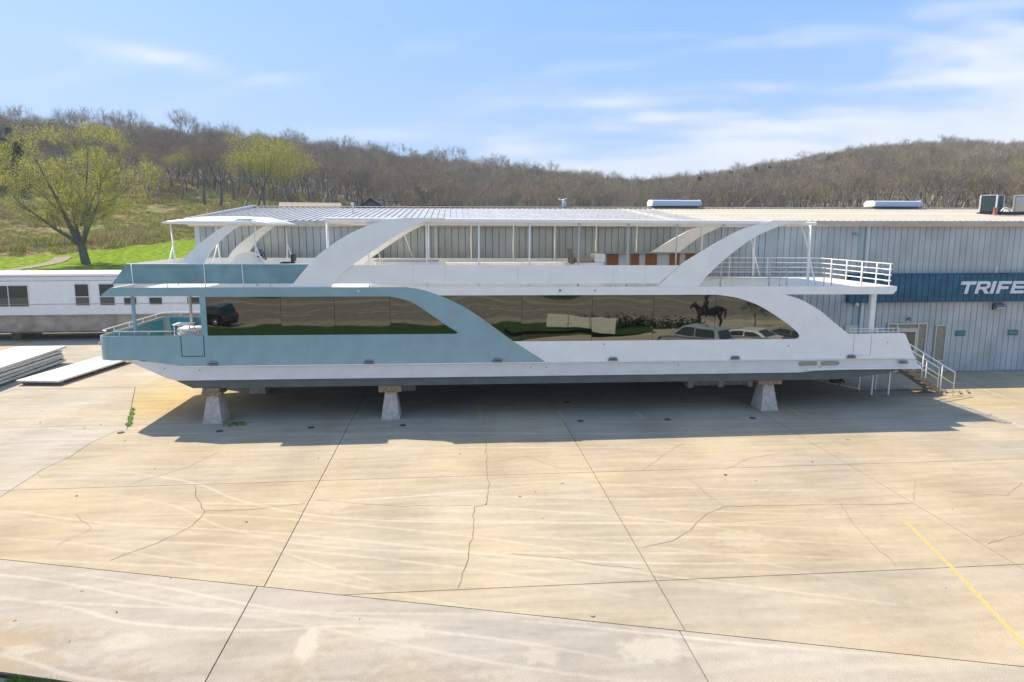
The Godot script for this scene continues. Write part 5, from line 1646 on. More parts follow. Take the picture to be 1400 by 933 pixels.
func make_trees():
	# the spreading spring tree on the lawn: low fork, six main limbs, then finer branching
	var p := at_dir(-26.9, 104.5)
	var big_tree := plant("spring_tree", "large spreading tree with yellow-green spring leaves on the lawn, low forked trunk", "tree", lawn_tree(), p.x, p.y, 18.9, M.bark, M.twig, M.leaf, "", deg_to_rad(27.0))
	big_tree.scale *= Vector3(0.90, 1.0, 0.95)
	# grove of pale-stemmed trees coming into leaf
	var P := {"depth": 5, "kids": [3, 3, 3, 3, 3], "spread": 0.40, "shrink": 0.74, "bend": 0.09, "up": 0.06, "trunk": 0.24, "girth": 0.014, "twigs": 6, "twig_len": 0.05, "twig_w": 0.024, "leaves": 13, "leaf_spread": 0.40, "leaf_size": 0.072}
	var gv := [tree_parts(71, 17.0, P), tree_parts(72, 17.0, P)]
	var spots := [[-16.0, 142.0, 14.5, 0, "yellow-green spring tree at the left side of the pale-stemmed grove"], [-14.6, 136.0, 17.0, 1, "tallest yellow-green spring tree in the pale-stemmed grove"], [-13.0, 143.0, 16.5, 0, "yellow-green spring tree in the middle of the pale-stemmed grove"], [-12.3, 140.0, 13.5, 1, "yellow-green spring tree at the right side of the grove, beside the pole"], [-15.2, 150.0, 17.0, 1, "yellow-green spring tree at the back of the pale-stemmed grove"]]
	for s in spots:
		p = at_dir(s[0], s[1])
		plant("grove_tree", s[4], "tree", gv[s[3]], p.x, p.y, s[2], M.bark_pale if s[3] == 0 else M.bark, M.twig_green, M.leaf_grove, "spring trees in the grove behind the roof", s[0] * 3.0)
	for s in [[-20.4, 168.0, 12.5, 0, "small olive-green tree at the edge of the field before the bare wood"], [-32.6, 150.0, 8.5, 1, "yellow-green tree at the left edge behind the field"], [-22.6, 165.0, 9.0, 0, "low yellow-green tree right of the large spreading tree"], [23.2, 430.0, 13.0, 1, "bright green tree low on the far right hill"], [11.0, 205.0, 10.0, 0, "pale green tree in the wood above the roof ridge"], [14.2, 235.0, 10.0, 1, "pale green tree low in the wood left of the middle ventilator"], [30.5, 300.0, 12.0, 0, "pale olive tree on the right hill above the right ventilator"], [36.0, 330.0, 13.0, 1, "pale olive tree high on the right hill"], [-7.6, 190.0, 12.0, 0, "tawny budding tree in the wood above the gabled shed"]]:
		p = at_dir(s[0], s[1])
		plant("spring_tree", s[4], "tree", gv[s[3]], p.x, p.y, s[2], M.bark, M.twig_green, M.leaf_pale, "", s[0])
	# bare trees of the woods: a few shapes, many individuals
	var B := {"depth": 4, "kids": [3, 3, 3, 3], "spread": 0.42, "shrink": 0.68, "bend": 0.10, "up": 0.08, "trunk": 0.30, "girth": 0.0135, "twigs": 5, "twig_len": 0.075, "twig_w": 0.028}
	var kinds := []
	for k in 6:
		var Q := B.duplicate()
		Q.trunk = [0.32, 0.26, 0.40, 0.29, 0.35, 0.20][k]
		Q.spread = [0.36, 0.48, 0.28, 0.42, 0.33, 0.58][k]
		kinds.append(tree_parts(200 + k, 15.0, Q))
	var big := tree_parts(333, 20.0, {"depth": 5, "kids": [3, 3, 3, 3, 3], "spread": 0.50, "shrink": 0.72, "bend": 0.12, "up": 0.05, "trunk": 0.22, "girth": 0.017, "twigs": 5, "twig_len": 0.05, "twig_w": 0.028})
	for s in [[-1.6, 146.0, 19.0, "tall bare tree with wide limbs behind the middle of the roof"], [0.6, 150.0, 14.5, "bare tree with many fine limbs right of the tall wide-limbed one"], [-4.2, 160.0, 12.5, "bare tree behind the dark gabled shed"], [2.9, 158.0, 13.5, "bare brown tree behind the roof, left of the weather station"], [-17.8, 160.0, 15.0, "dark bare tree at the field edge left of the green grove"], [-18.9, 163.0, 13.5, "twiggy bare tree beside the small olive-green tree"]]:
		p = at_dir(s[0], s[1])
		plant("bare_tree", s[3], "tree", big, p.x, p.y, s[2], M.bark, M.twig, null, "", s[0] * 2.0)
	# positions over both hills
	rng.seed = 91
	var all := []
	var dd := 150.0
	while dd < 560.0:
		var step := 3.9 + maxf(0.0, dd - 180.0) * 0.0065
		var a := -46.0
		while a < 52.0:
			var da := rad_to_deg(step / dd)
			var ja := a + rng.randf_range(-0.5, 0.5) * da
			var jd := dd + rng.randf_range(-0.5, 0.5) * step
			a += da
			if jd < foot_at(ja) + 2.0 + sin(ja * 0.9) * 5.0 or jd > ridge_at(ja) + 38.0: continue
			if ja > -11.0 and jd < 165.0: continue
			var q := at_dir(ja, jd)
			var h := rng.randf_range(10.0, 14.0)
			if jd > ridge_at(ja) - 14.0: h = rng.randf_range(6.5, 12.0) if rng.randf() < 0.72 else rng.randf_range(13.0, 18.5)
			if rng.randf() < 0.05: h *= 1.15
			all.append([h / jd, q, h, rng.randi() % 6, rng.randf() * TAU, jd, ja])
			if jd > ridge_at(ja) - 8.0:         # saplings along the crest
				for m in 2:
					var qs := q + Vector2(rng.randf_range(-2.0, 2.0), rng.randf_range(-2.0, 2.0))
					all.append([0.0, qs, rng.randf_range(3.5, 6.5), [3, 5][rng.randi() % 2], rng.randf() * TAU, jd, ja])
		dd += step
	all.sort_custom(func(u, v): return u[0] > v[0])
	print("trees ", all.size())
	var protos := []
	for k in 6: protos.append(null)
	var sets := [[], [], [], [], [], []]
	var cols := [[], [], [], [], [], []]
	var things := 0
	for s in all:
		var k: int = s[3]
		var q: Vector2 = s[1]
		var seen: bool = absf(s[6] - 4.97) < 37.5
		if things < 294 and seen:
			things += 1
			if protos[k] == null:
				protos[k] = plant("woodland_tree", "bare grey-brown tree in the wood on the near hillside", "tree", kinds[k], q.x, q.y, s[2], M.bark_far, M.twig, null, "bare trees of the near hillside wood", s[4])
			else:
				var c := copy(protos[k], "woodland_tree", "bare grey-brown tree in the wood on the near hillside", Vector3(q.x, land(q.x, q.y) - 0.1, q.y), s[4])
				c.scale = Vector3.ONE * s[2] / kinds[k].top
				c.rotation.y = s[4]
				c.get_child(1).material_override = [M.twig, M.twig_b, M.twig_c, M.twig_d][rng.randi() % 4]
				c.get_child(0).material_override = [M.bark_far, M.bark_far, M.bark_mid][rng.randi() % 3]
		else:
			var sc: float = s[2] / kinds[k].top
			sets[k].append(Transform3D(Basis(Vector3.UP, s[4]).scaled(Vector3(sc * rng.randf_range(0.9, 1.25), sc, sc * rng.randf_range(0.9, 1.25))), Vector3(q.x, land(q.x, q.y) - 0.1, q.y)))
			var v := rng.randf_range(0.6, 1.3)
			var tone := [Color(1, 1, 1), Color(1.08, 0.95, 0.86), Color(0.95, 1.0, 0.98), Color(0.95, 1.04, 0.72)][[0, 0, 1, 2, 2, 3, 3][rng.randi() % 7]] as Color
			cols[k].append(Color(tone.r * v, tone.g * v, tone.b * v))
	for k in 6:
		for part in ["trunk", "twigs"]:
			var mm := MultiMesh.new()
			mm.transform_format = MultiMesh.TRANSFORM_3D
			mm.use_colors = true
			mm.mesh = kinds[k][part]
			multi("distant_wood", mm, sets[k], M.bark_far if part == "trunk" else M.twig, "far wood of bare grey-brown trees covering the hills", "wood", cols[k])
	# cedars: dark cones among the bare trees
	rng.seed = 95
	var ce := MB.new(Vector3.ZERO)
	ce.colored = true
	for i in 1700:
		var y := pow(rng.randf(), 0.8)
		var r := (1.0 - y) * 0.26 * rng.randf_range(0.35, 1.1) * (0.75 + 0.5 * absf(sin(y * 17.0)))
		var a := rng.randf() * TAU
		var c := Vector3(cos(a) * r, 0.06 + y * 0.92, sin(a) * r)
		var d := Vector3(cos(a), rng.randf_range(-0.2, 0.7), sin(a)).normalized() * 0.06
		var s := Vector3(rng.randfn(), rng.randfn(), rng.randfn()).cross(d).normalized() * 0.014
		ce.col = Color(1, 1, 1) * rng.randf_range(0.6, 1.5)
		ce.tri(c - s, c + s, c + d)
	var cone := ce.done()
	var ct := MB.new(Vector3.ZERO, true); ct.tube([Vector3(0, -0.02, 0), Vector3(0, 0.9, 0)], 0.022, 0.004, 6)
	var stem := ct.done()
	for k in 44:
		var ja: float
		var jd: float
		if k < 7: ja = -31.8 + k * 0.33; jd = rng.randf_range(172.0, 205.0)
		elif k < 34: ja = rng.randf_range(19.5, 31.0); jd = rng.randf_range(0.50, 0.64) * ridge_at(ja)
		else: ja = rng.randf_range(-20.0, 40.0); jd = lerpf(foot_at(ja), ridge_at(ja), rng.randf_range(0.2, 0.7))
		p = at_dir(ja, jd)
		var t := thing("cedar_tree", "dark evergreen cedar at the left edge of the near wood" if k < 7 else "dark evergreen cedar among the bare trees of the hills", "tree", Vector3(p.x, land(p.x, p.y), p.y), "cedars at the left edge" if k < 7 else "cedars among the bare trees")
		var h := rng.randf_range(9.0, 13.0) if k < 7 else rng.randf_range(9.5, 12.5)
		t.scale = Vector3(h * rng.randf_range(0.9, 1.3), h, h * rng.randf_range(0.9, 1.3))
		put("trunk", stem, M.bark, t)
		put("foliage", cone, M.needle, t, "stuff")
	# dry brush over the field and along the foot of the wood
	rng.seed = 97
	var br := MB.new(Vector3.ZERO)
	br.colored = true
	for i in 46:
		var a := rng.randf() * TAU
		var o := Vector3(rng.randfn(0, 0.45), 0, rng.randfn(0, 0.45))
		var d := Vector3(cos(a) * 0.5, rng.randf_range(0.7, 1.3), sin(a) * 0.5).normalized() * rng.randf_range(0.4, 1.15)
		var s := Vector3(-sin(a), 0, cos(a)) * 0.035
		br.col = Color(1, 1, 1) * rng.randf_range(0.75, 1.3)
		br.tri(o - s, o + s, o + d)
	var mm2 := MultiMesh.new()
	mm2.transform_format = MultiMesh.TRANSFORM_3D
	mm2.use_colors = true
	mm2.mesh = br.done()
	var tr := []
	var tc := []
	var fn := FastNoiseLite.new(); fn.frequency = 0.05; fn.fractal_octaves = 3; fn.seed = 29
	for i in 34000:
		var a := rng.randf_range(-50.0, 48.0)
		var d0 := lawn_end(a) + 1.0 if a < -4.0 else 75.0
		var d1 := foot_at(a) + 30.0
		var d := lerpf(d0, d1, rng.randf())
		p = at_dir(a, d)
		if p.y > -56.0 and p.x > -14.0: continue
		if a > -14.5 and a < -4.0 and d < 132.0: continue
		var f := fn.get_noise_2d(p.x, p.y)
		if f < -0.42: continue
		var sc := rng.randf_range(0.45, 0.95) * (0.8 + f * 0.9)
		if rng.randf() < 0.03: sc *= 2.2
		tr.append(Transform3D(Basis(Vector3.UP, rng.randf() * TAU).scaled(Vector3(sc * 1.3, sc, sc * 1.3)), Vector3(p.x, land(p.x, p.y) - 0.12, p.y)))
		var c := Color(1.0, 1.0, 1.0).lerp(Color(0.80, 1.0, 0.45), clampf(0.55 - f * 1.6, 0, 1)) if rng.randf() < 0.86 else Color(1.1, 0.88, 0.80)
		tc.append(c * rng.randf_range(0.75, 1.2))
	multi("dry_brush", mm2, tr, M.brush, "dry tan and olive brush covering the rising field", "brush", tc)

func make_far_things():
	rng.seed = 61
	# dark gabled shed and long pinkish roof behind the workshop
	var p := at_dir(-6.49, 124.0)
	var y := land(p.x, p.y)
	var at := Vector3(p.x, y, p.y)
	var t := thing("gabled_shed", "dark stone shed with low gable seen over the workshop roof", "shed", at)
	var eave := 10.25
	var b := MB.new(at)
	b.prism(pv([[at.x - 2.6, y - 1], [at.x + 2.6, y - 1], [at.x + 2.6, eave], [at.x, eave + 1.75], [at.x - 2.6, eave]]), at.z, at.z - 9.0)
	put("wall", b, M.stone_dark, t)
	b = MB.new(at)
	for s in [-1.0, 1.0]: b.prism(pv([[at.x, eave + 1.85], [at.x + s * 3.1, eave - 0.2], [at.x + s * 3.1, eave - 0.02], [at.x, eave + 2.05]]), at.z + 0.4, at.z - 9.4)
	put("roof", b, M.black, t)
	b = MB.new(at); b.b2(at.x - 0.4, at.x + 0.4, eave - 0.6, eave + 0.3, at.z + 0.02, at.z - 0.1); put("window", b, M.glass_dark, t)
	p = at_dir(-11.2, 112.0)
	y = land(p.x, p.y)
	at = Vector3(p.x, y, p.y)
	t = thing("long_barn", "long low barn with pinkish tan metal roof behind the workshop roof", "barn", at)
	var rot := Basis(Vector3.UP, deg_to_rad(11.2))
	b = MB.new(at); b.box(at + Vector3(0, (9.9 - y) / 2, 0), Vector3(8.6, 9.9 - y, 5.0), rot); put("wall", b, M.wood_grey, t)
	for k in 10:
		b = MB.new(at)
		var x0 := -4.6 + k * 0.92
		for s in [-1.0, 1.0]:
			var q := func(x, e, h): return at + Vector3(0, -y, 0) + rot * Vector3(x, h, e)
			var v := [q.call(x0, s * 2.9, 9.9), q.call(x0 + 0.9, s * 2.9, 9.9), q.call(x0 + 0.9, 0.0, 11.0), q.call(x0, 0.0, 11.0)]
			b.quad(v[0], v[1], v[2], v[3])
			for v2 in [[v[0], v[1]], [v[1], v[2]], [v[0], v[3]]]: b.quad(v2[0], v2[1], v2[1] - Vector3(0, 0.08, 0), v2[0] - Vector3(0, 0.08, 0))
		put("roof_panel", b, M.roof_pink, t)
	# power pole with two lines
	p = at_dir(-9.88, 128.0)
	y = land(p.x, p.y)
	at = Vector3(p.x, y, p.y)
	t = thing("utility_pole", "wooden utility pole with crossarm between the green grove and the shed", "utility pole", at)
	b = MB.new(at, true); b.tube([at, Vector3(at.x, 16.9, at.z)], 0.16, 0.11, 8); put("pole", b, M.bark, t)
	b = MB.new(at); b.bevel(at.x - 0.9, at.x + 0.9, 15.9, 16.05, at.z + 0.12, at.z + 0.24, 0.01); put("crossarm", b, M.bark, t)
	b = MB.new(at, true); b.lathe(Vector3(at.x - 0.25, 14.9, at.z + 0.3), [Vector2(0.0, 0), Vector2(0.18, 0.02), Vector2(0.18, 0.6), Vector2(0.0, 0.68)], 10); put("transformer", b, M.cleat, t)
	for q in [[-0.8, 16.1], [0.8, 16.1], [0.0, 13.4]]:
		b = MB.new(at)
		var line := []
		for k in 13:
			var s := k / 12.0
			line.append(Vector3(at.x + q[0] - s * 62.0, q[1] - 4.0 * s * (1.0 - s) * 0.9 + s * 1.5, at.z + 0.18 - s * 6.0))
		b.tube(line, 0.02, -1, 3, false)
		put("wire", b, M.cleat, t)
	p = at_dir(-39.0, 142.0)

# ---------------------------------------------------------------- behind and beside the camera: what the tinted windows mirror
func car(called: String, label: String, at: Vector3, turn: float, paint: Material, kind: String):
	var t := thing(called, label, "car", at)
	var L := 2.3
	var W := 0.9
	var suv := kind == "suv"
	# body: side profile lofted across the width; x is forward
	var lower := [[-L, 0.55], [-L - 0.02, 0.85], [-L + 0.12, 1.02], [-0.9, 1.05], [0.9, 0.98], [1.75, 0.88], [L - 0.05, 0.72], [L + 0.02, 0.5], [L - 0.1, 0.28], [-L + 0.1, 0.28]]
	var roofy := 1.66 if suv else 1.42
	var b := MB.new(Vector3.ZERO)
	var side := func(poly: Array, z: float, inset: float): 
		var r := []
		for q in poly: r.append(Vector3(q[0] * (1.0 - inset * 0.02), q[1], z))
		return r
	var lo: Array = lower.duplicate(); lo.reverse()
	b.loft([side.call(lo, -W + 0.1, 1.0), side.call(lo, -W, 0.0), side.call(lo, W, 0.0), side.call(lo, W - 0.1, 1.0)])
	put("body", b, paint, t)
	var cab: Array = [[-L + 0.15, 1.0], [-L + 0.42, roofy - 0.08], [-L + 0.8, roofy], [0.25, roofy], [0.55, roofy - 0.06], [1.35, 0.94]] if suv else [[-L + 0.45, 1.0], [-L + 1.15, roofy - 0.05], [-0.7, roofy], [0.2, roofy], [0.5, roofy - 0.05], [1.4, 0.92]]
	cab.reverse()
	b = MB.new(Vector3.ZERO)
	var secs := []
	for q in [[-W + 0.04, 0.0], [-W + 0.06, 0.0]]: pass
	var shrink := func(z: float, k: float):
		var r := []
		for q in cab: r.append(Vector3(q[0], q[1], z * (1.0 - k * (q[1] - 0.95) * 0.32)))
		return r
	b.loft([shrink.call(-W + 0.05, 1.0), shrink.call(W - 0.05, 1.0)])
	put("cabin", b, paint, t)
	# glass set just proud of the cabin
	var glassy := func(poly: Array, zs: float):
		var g := MB.new(Vector3.ZERO)
		var v := []
		for q in poly: v.append(Vector3(q[0], q[1], zs * ((W - 0.05) * (1.0 - (q[1] - 0.95) * 0.32) + 0.012)))
		for k in range(1, v.size() - 1): g.tri(v[0], v[k], v[k + 1])
		put("side_window", g, M.glass_dark, t)
	for zs in [-1.0, 1.0]:
		if suv:
			glassy.call([[-L + 0.5, 1.07], [-0.35, 1.07], [-0.35, roofy - 0.10], [-L + 0.75, roofy - 0.10]], zs)
			glassy.call([[-0.28, 1.07], [1.1, 1.05], [0.5, roofy - 0.13], [0.2, roofy - 0.09], [-0.28, roofy - 0.09]], zs)
		else:
			glassy.call([[-1.55, 1.05], [-0.35, 1.05], [-0.35, roofy - 0.09], [-1.0, roofy - 0.10]], zs)
			glassy.call([[-0.28, 1.05], [1.1, 1.0], [0.45, roofy - 0.12], [0.1, roofy - 0.08], [-0.28, roofy - 0.08]], zs)
	b = MB.new(Vector3.ZERO)
	var w0 := W - 0.2
	if suv: b.quad(Vector3(-L + 0.17, 1.08, -w0), Vector3(-L + 0.17, 1.08, w0), Vector3(-L + 0.40, roofy - 0.12, w0 - 0.1), Vector3(-L + 0.40, roofy - 0.12, -w0 + 0.1))
	else: b.quad(Vector3(-L + 0.50, 1.06, -w0), Vector3(-L + 0.50, 1.06, w0), Vector3(-L + 1.12, roofy - 0.05, w0 - 0.1), Vector3(-L + 1.12, roofy - 0.05, -w0 + 0.1))
	put("rear_window", b, M.glass_dark, t)
	b = MB.new(Vector3.ZERO)
	b.quad(Vector3(1.33, 0.99, w0), Vector3(1.33, 0.99, -w0), Vector3(0.58, roofy - 0.06, -w0 + 0.1), Vector3(0.58, roofy - 0.06, w0 - 0.1))
	put("windscreen", b, M.glass_dark, t)
	for x in [-1.4, 1.42]:
		for z in [-W + 0.08, W - 0.08]:
			b = MB.new(Vector3.ZERO, true)
			b.lathe(Vector3(x, 0.34, z), [Vector2(0.0, -0.11), Vector2(0.30, -0.11), Vector2(0.34, -0.07), Vector2(0.34, 0.07), Vector2(0.30, 0.11), Vector2(0.0, 0.11)], 20, Basis(Vector3.RIGHT, PI / 2))
			var wh := put("wheel", b, M.rubber, t)
			b = MB.new(Vector3.ZERO, true)
			b.lathe(Vector3(x, 0.34, z + signf(z) * 0.10), [Vector2(0.0, -0.02), Vector2(0.20, -0.02), Vector2(0.20, 0.015), Vector2(0.0, 0.025)], 12, Basis(Vector3.RIGHT, PI / 2))
			put("rim", b, M.chrome, wh)
	for z in [-0.68, 0.68]:
		b = MB.new(Vector3.ZERO); b.bevel(-L - 0.04, -L + 0.12, 0.78, 0.98, z - 0.16, z + 0.16, 0.02); put("tail_light", b, M.tail, t)
		b = MB.new(Vector3.ZERO); b.bevel(L - 0.18, L - 0.02, 0.62, 0.76, z - 0.17, z + 0.17, 0.02); put("headlight", b, M.glass_window, t)
	b = MB.new(Vector3.ZERO); b.bevel(-L - 0.06, -L + 0.05, 0.36, 0.5, -0.8, 0.8, 0.02); put("bumper", b, M.rubber, t)
	t.rotation.y = turn
	t.scale = Vector3.ONE * 0.9

func make_behind():
	rng.seed = 71
	# road in front of the yard, its verge and the far side
	var b := MB.new(); b.b2(-300, 300, -0.3, -0.085, 1.5, 26.0); put("road", b, M.asphalt, self, "structure")
	b = MB.new(); b.b2(-300, 300, -0.2, -0.079, 1.5, 4.2); b.b2(-300, 300, -0.2, -0.079, 10.6, 11.6); b.b2(-300, 300, -0.2, -0.079, 16.5, 19.0); put("road_shoulder", b, M.shoulder, self, "structure")
	for x in [-15.0, -8.0, 3.0]:
		b = MB.new(); b.b2(x, x + 3.0, -0.1, -0.075, 9.0, 9.12); put("road_line", b, M.panel_white, self, "structure")
	b = MB.new(); b.quad(Vector3(4.0, -0.09, -3.0), Vector3(3.0, -0.09, 3.4), Vector3(17.0, -0.09, 1.2), Vector3(17.6, -0.09, -4.6)); put("front_lawn", b, M.lawn_near, self, "structure")
	b = MB.new(); b.b2(-300, 300, -0.3, -0.07, 26.0, 140.0); put("far_verge", b, M.lawn_near, self, "structure")
	b = MB.new(); b.b2(14, 64, -0.28, -0.06, -13, 1.4); put("parking_area", b, M.concrete_far, self, "structure")
	# low white boards in the lawn
	var d := Vector3(11.05 - 6.6, 0, -4.7 + 1.9).normalized()
	for k in 3:
		var c := Vector3(6.6, -0.09, -1.9) + d * (0.85 + k * 1.75)
		var t := thing("white_board", ["left low white board in the roadside lawn", "middle low white board in the roadside lawn", "right low white board in the roadside lawn"][k], "board", c, "low white boards in the lawn")
		var tb := Basis(Vector3.UP, atan2(-d.z, d.x))
		b = MB.new(c); b.bevel_at(c + Vector3(0, 0.62, 0), Vector3(0.85, 0.48, 0.03), 0.01, tb); put("board", b, M.panel_white, t)
		for s in [-0.8, 0.8]:
			b = MB.new(c); b.box(c + tb * Vector3(s, 0.5, 0.06), Vector3(0.06, 1.22, 0.06), tb); put("post", b, M.black, t)
	# hedge
	for k in 9:
		var c := Vector3(9.5 + k * 0.95, -0.09, 0.2 - k * 0.42)
		b = MB.new(c)
		for i in 260:
			var o := Vector3(rng.randfn(0, 0.33), absf(rng.randfn(0.3, 0.22)), rng.randfn(0, 0.3))
			var u := Vector3(rng.randfn(), rng.randfn(), rng.randfn()).normalized() * 0.1
			var v := u.cross(Vector3(rng.randfn(), rng.randfn(), rng.randfn())).normalized() * 0.06
			b.quad(c + o - u, c + o - v, c + o + u, c + o + v)
		tag(put("hedge_bush", b, M.needle_plain, self), "low dark green bush of the hedge by the roadside lawn", "bush", "hedge bushes by the roadside lawn")
	car("parked_car", "silver sport utility car parked beside the yard, left of the white one", Vector3(14.1, -0.06, -11.4), deg_to_rad(230), M.car_silver, "suv")
	car("parked_car", "white saloon car parked between the silver and grey cars", Vector3(17.1, -0.06, -11.2), deg_to_rad(230), M.car_white, "saloon")
	car("parked_car", "grey saloon car parked rightmost beside the yard", Vector3(20.1, -0.06, -11.0), deg_to_rad(230), M.car_grey, "saloon")
	car("parked_car", "black sport utility car standing alone by the road", Vector3(-18.4, -0.085, 3.0), deg_to_rad(200), M.car_black, "suv")
	# bronze of a rider on a horse
	var c := Vector3(17.6, -0.09, -4.3)
	var t := thing("horse_statue", "dark bronze of a rider on a standing horse on a white base", "statue", c)
	b = MB.new(c); b.bevel(c.x - 1.0, c.x + 1.0, -0.09, 0.12, c.z - 0.45, c.z + 0.45, 0.03); put("base", b, M.panel_white, t)
	b = MB.new(c, true)
	var h := c + Vector3(0, 0.21, 0)
	var bl := func(pts: Array, rad: Array, b: MB):
		var secs := []
		for i in pts.size():
			var dd: Vector3 = (pts[mini(i + 1, pts.size() - 1)] - pts[maxi(i - 1, 0)]).normalized()
			var s := Vector3(0, 0, 1)
			var u := s.cross(dd).normalized()
			var ring := []
			for k in 12: ring.append(h + pts[i] + (s * cos(TAU * k / 12) * rad[i] * 0.85 + u * sin(TAU * k / 12) * rad[i]))
			secs.append(ring)
		b.loft(secs)
	bl.call([Vector3(0.98, 1.32, 0), Vector3(0.85, 1.36, 0), Vector3(0.55, 1.34, 0), Vector3(0.1, 1.28, 0), Vector3(-0.4, 1.30, 0), Vector3(-0.72, 1.36, 0), Vector3(-0.85, 1.4, 0)], [0.05, 0.24, 0.31, 0.30, 0.33, 0.27, 0.08], b)
	bl.call([Vector3(-0.55, 1.35, 0), Vector3(-0.8, 1.62, 0), Vector3(-1.0, 1.88, 0), Vector3(-1.08, 1.98, 0)], [0.27, 0.20, 0.15, 0.11], b)
	bl.call([Vector3(-0.98, 2.02, 0), Vector3(-1.12, 1.92, 0), Vector3(-1.27, 1.68, 0), Vector3(-1.33, 1.52, 0)], [0.08, 0.13, 0.09, 0.06], b)
	for q in [[-0.62, 0.13, 0.0], [-0.66, -0.13, 0.06]]: bl.call([Vector3(q[0], 1.25, q[1]), Vector3(q[0] - q[2], 0.75, q[1]), Vector3(q[0], 0.70, q[1]), Vector3(q[0] + 0.02, 0.16, q[1]), Vector3(q[0] - 0.03, 0.0, q[1])], [0.15, 0.085, 0.075, 0.05, 0.07], b)
	for q in [[0.75, 0.14, 0.0], [0.70, -0.14, 0.1]]: bl.call([Vector3(q[0], 1.25, q[1]), Vector3(q[0] - 0.06, 0.9, q[1]), Vector3(q[0] + 0.14, 0.56, q[1]), Vector3(q[0] + 0.04, 0.14, q[1]), Vector3(q[0] - 0.02, 0.0, q[1])], [0.22, 0.13, 0.075, 0.05, 0.07], b)
	bl.call([Vector3(0.92, 1.45, 0), Vector3(1.08, 1.35, 0), Vector3(1.14, 1.0, 0), Vector3(1.12, 0.7, 0)], [0.07, 0.08, 0.08, 0.03], b)
	for z in [-0.06, 0.06]: bl.call([Vector3(-0.96, 2.02, z), Vector3(-0.97, 2.16, z)], [0.04, 0.01], b)
	put("horse", b, M.bronze, t)
	b = MB.new(c, true)
	bl.call([Vector3(-0.12, 1.50, 0), Vector3(-0.14, 1.75, 0), Vector3(-0.17, 2.05, 0), Vector3(-0.18, 2.14, 0), Vector3(-0.18, 2.22, 0)], [0.20, 0.17, 0.21, 0.10, 0.06], b)
	bl.call([Vector3(-0.19, 2.20, 0), Vector3(-0.20, 2.26, 0), Vector3(-0.21, 2.34, 0), Vector3(-0.20, 2.42, 0), Vector3(-0.20, 2.46, 0)], [0.06, 0.10, 0.115, 0.09, 0.02], b)
	bl.call([Vector3(-0.20, 2.38, 0), Vector3(-0.20, 2.40, 0), Vector3(-0.20, 2.50, 0)], [0.22, 0.22, 0.09], b)
	for z in [-0.24, 0.24]:
		bl.call([Vector3(-0.1, 1.55, z * 0.7), Vector3(-0.38, 1.35, z * 1.45), Vector3(-0.25, 0.95, z * 1.5), Vector3(-0.38, 0.88, z * 1.5)], [0.13, 0.10, 0.07, 0.05], b)
		bl.call([Vector3(-0.17, 2.05, z * 0.85), Vector3(-0.22, 1.78, z * 1.1), Vector3(-0.48, 1.70, z * 0.5)], [0.08, 0.06, 0.05], b)
	put("rider", b, M.bronze, t)
	# small dark tree right of the bronze, brush line beyond the road
	var gv := tree_parts(72, 6.0, {"depth": 4, "kids": [3, 3, 3, 3], "spread": 0.6, "shrink": 0.7, "bend": 0.1, "up": 0.05, "trunk": 0.34, "girth": 0.02, "twigs": 3, "twig_len": 0.06, "twig_w": 0.02, "leaves": 10, "leaf_spread": 0.2, "leaf_size": 0.1})
	var sm := thing("small_tree", "small dark leafy tree right of the bronze horse", "tree", Vector3(21.6, -0.07, -2.5))
	sm.scale = Vector3.ONE * 2.6 / gv.top
	put("trunk", gv.trunk, M.bark, sm); put("leaves", gv.leaves, M.needle_plain, sm, "stuff")
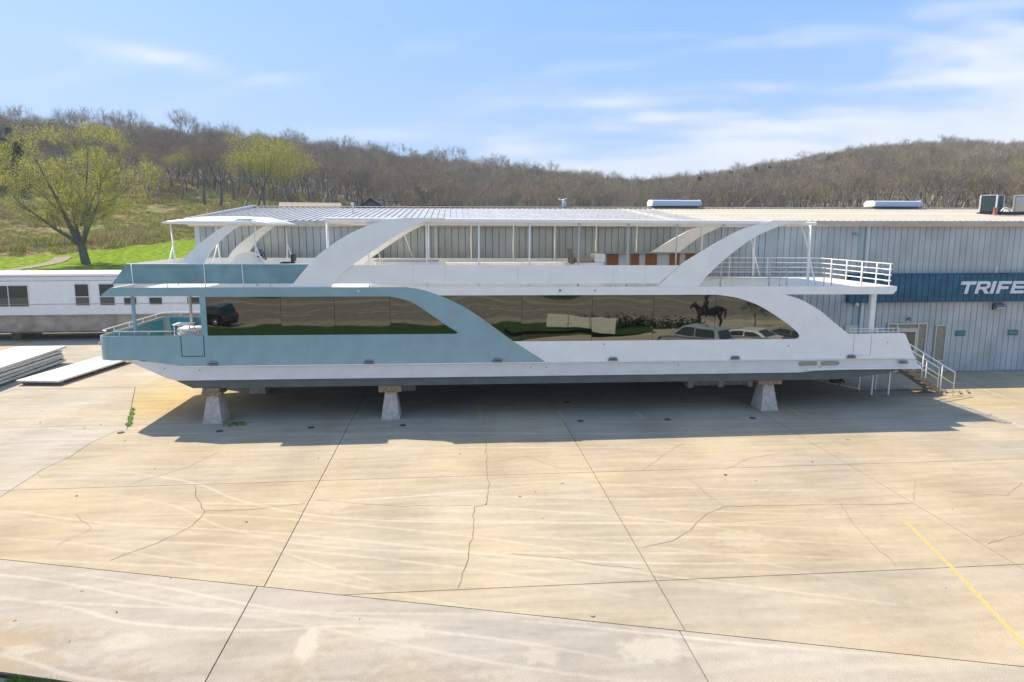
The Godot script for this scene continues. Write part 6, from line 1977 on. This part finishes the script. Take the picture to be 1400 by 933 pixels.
	for k in 34:
		var x := -66.0 + k * 4.0 + rng.randf_range(-1.2, 1.2)
		var tt := thing("roadside_tree", "leafy brush tree in the line beyond the road", "tree", Vector3(x, -0.07, 28.0 + rng.randf() * 4.0), "brush trees beyond the road")
		var hh := rng.randf_range(4.0, 8.5)
		tt.scale = Vector3.ONE * hh / gv.top
		tt.rotation.y = rng.randf() * TAU
		put("trunk", gv.trunk, M.bark, tt); put("leaves", gv.leaves, M.leaf_dark if rng.randf() < 0.75 else M.leaf_pale, tt, "stuff")

func _ready():
	make_materials()
	M.weed = mat(0.14, 0.26, 0.05, 0.7); M.weed.backlight_enabled = true; M.weed.backlight = Color(0.4, 0.5, 0.2)
	M.wall_b = grain(mat(0.535, 0.56, 0.55, 0.5), 0.12, 0.84, 0.008, 16); M.wall_c = grain(mat(0.565, 0.59, 0.57, 0.5), 0.12, 0.84, 0.008, 16)
	M.downspout = mat(0.58, 0.62, 0.61, 0.45)
	M.vent_blue = mat(0.36, 0.45, 0.60, 0.4, 0.0)
	M.twig_b = mat(0.235, 0.20, 0.165, 0.95, 0.0, 0.2); M.twig_c = mat(0.36, 0.26, 0.18, 0.95, 0.0, 0.2); M.twig_d = mat(0.30, 0.275, 0.15, 0.95, 0.0, 0.2); M.bark_mid = mat(0.20, 0.172, 0.145, 0.95, 0.0, 0.2)
	M.leaf_grove = mat(0.38, 0.37, 0.055, 0.7, 0.0, 0.2); M.leaf_grove.backlight_enabled = true; M.leaf_grove.backlight = Color(0.75, 0.75, 0.35)
	M.panel_edge = grain(mat(0.66, 0.62, 0.55, 0.7), 0.8, 0.75, 0.012, 45)
	M.blind_dark = mat(0.115, 0.108, 0.085, 0.4)
	M.patch = grain(mat(0.58, 0.52, 0.44, 0.9), 0.8, 0.7, 0.02, 43)
	M.strip_dark = grain(mat(0.035, 0.06, 0.06, 0.9), 0.6, 0.6, 0.02, 44)
	M.glass_window = mat(0.055, 0.055, 0.045, 0.08, 0.0, 0.9)
	M.needle_plain = mat(0.03, 0.055, 0.02, 0.8, 0.0, 0.2)
	M.leaf_dark = mat(0.05, 0.075, 0.02, 0.8, 0.0, 0.2)
	make_view()
	make_land()
	make_yard()
	debris()
	make_building()
	make_boat()
	make_supports()
	make_left()
	make_far_things()
	make_trees()
	make_behind()
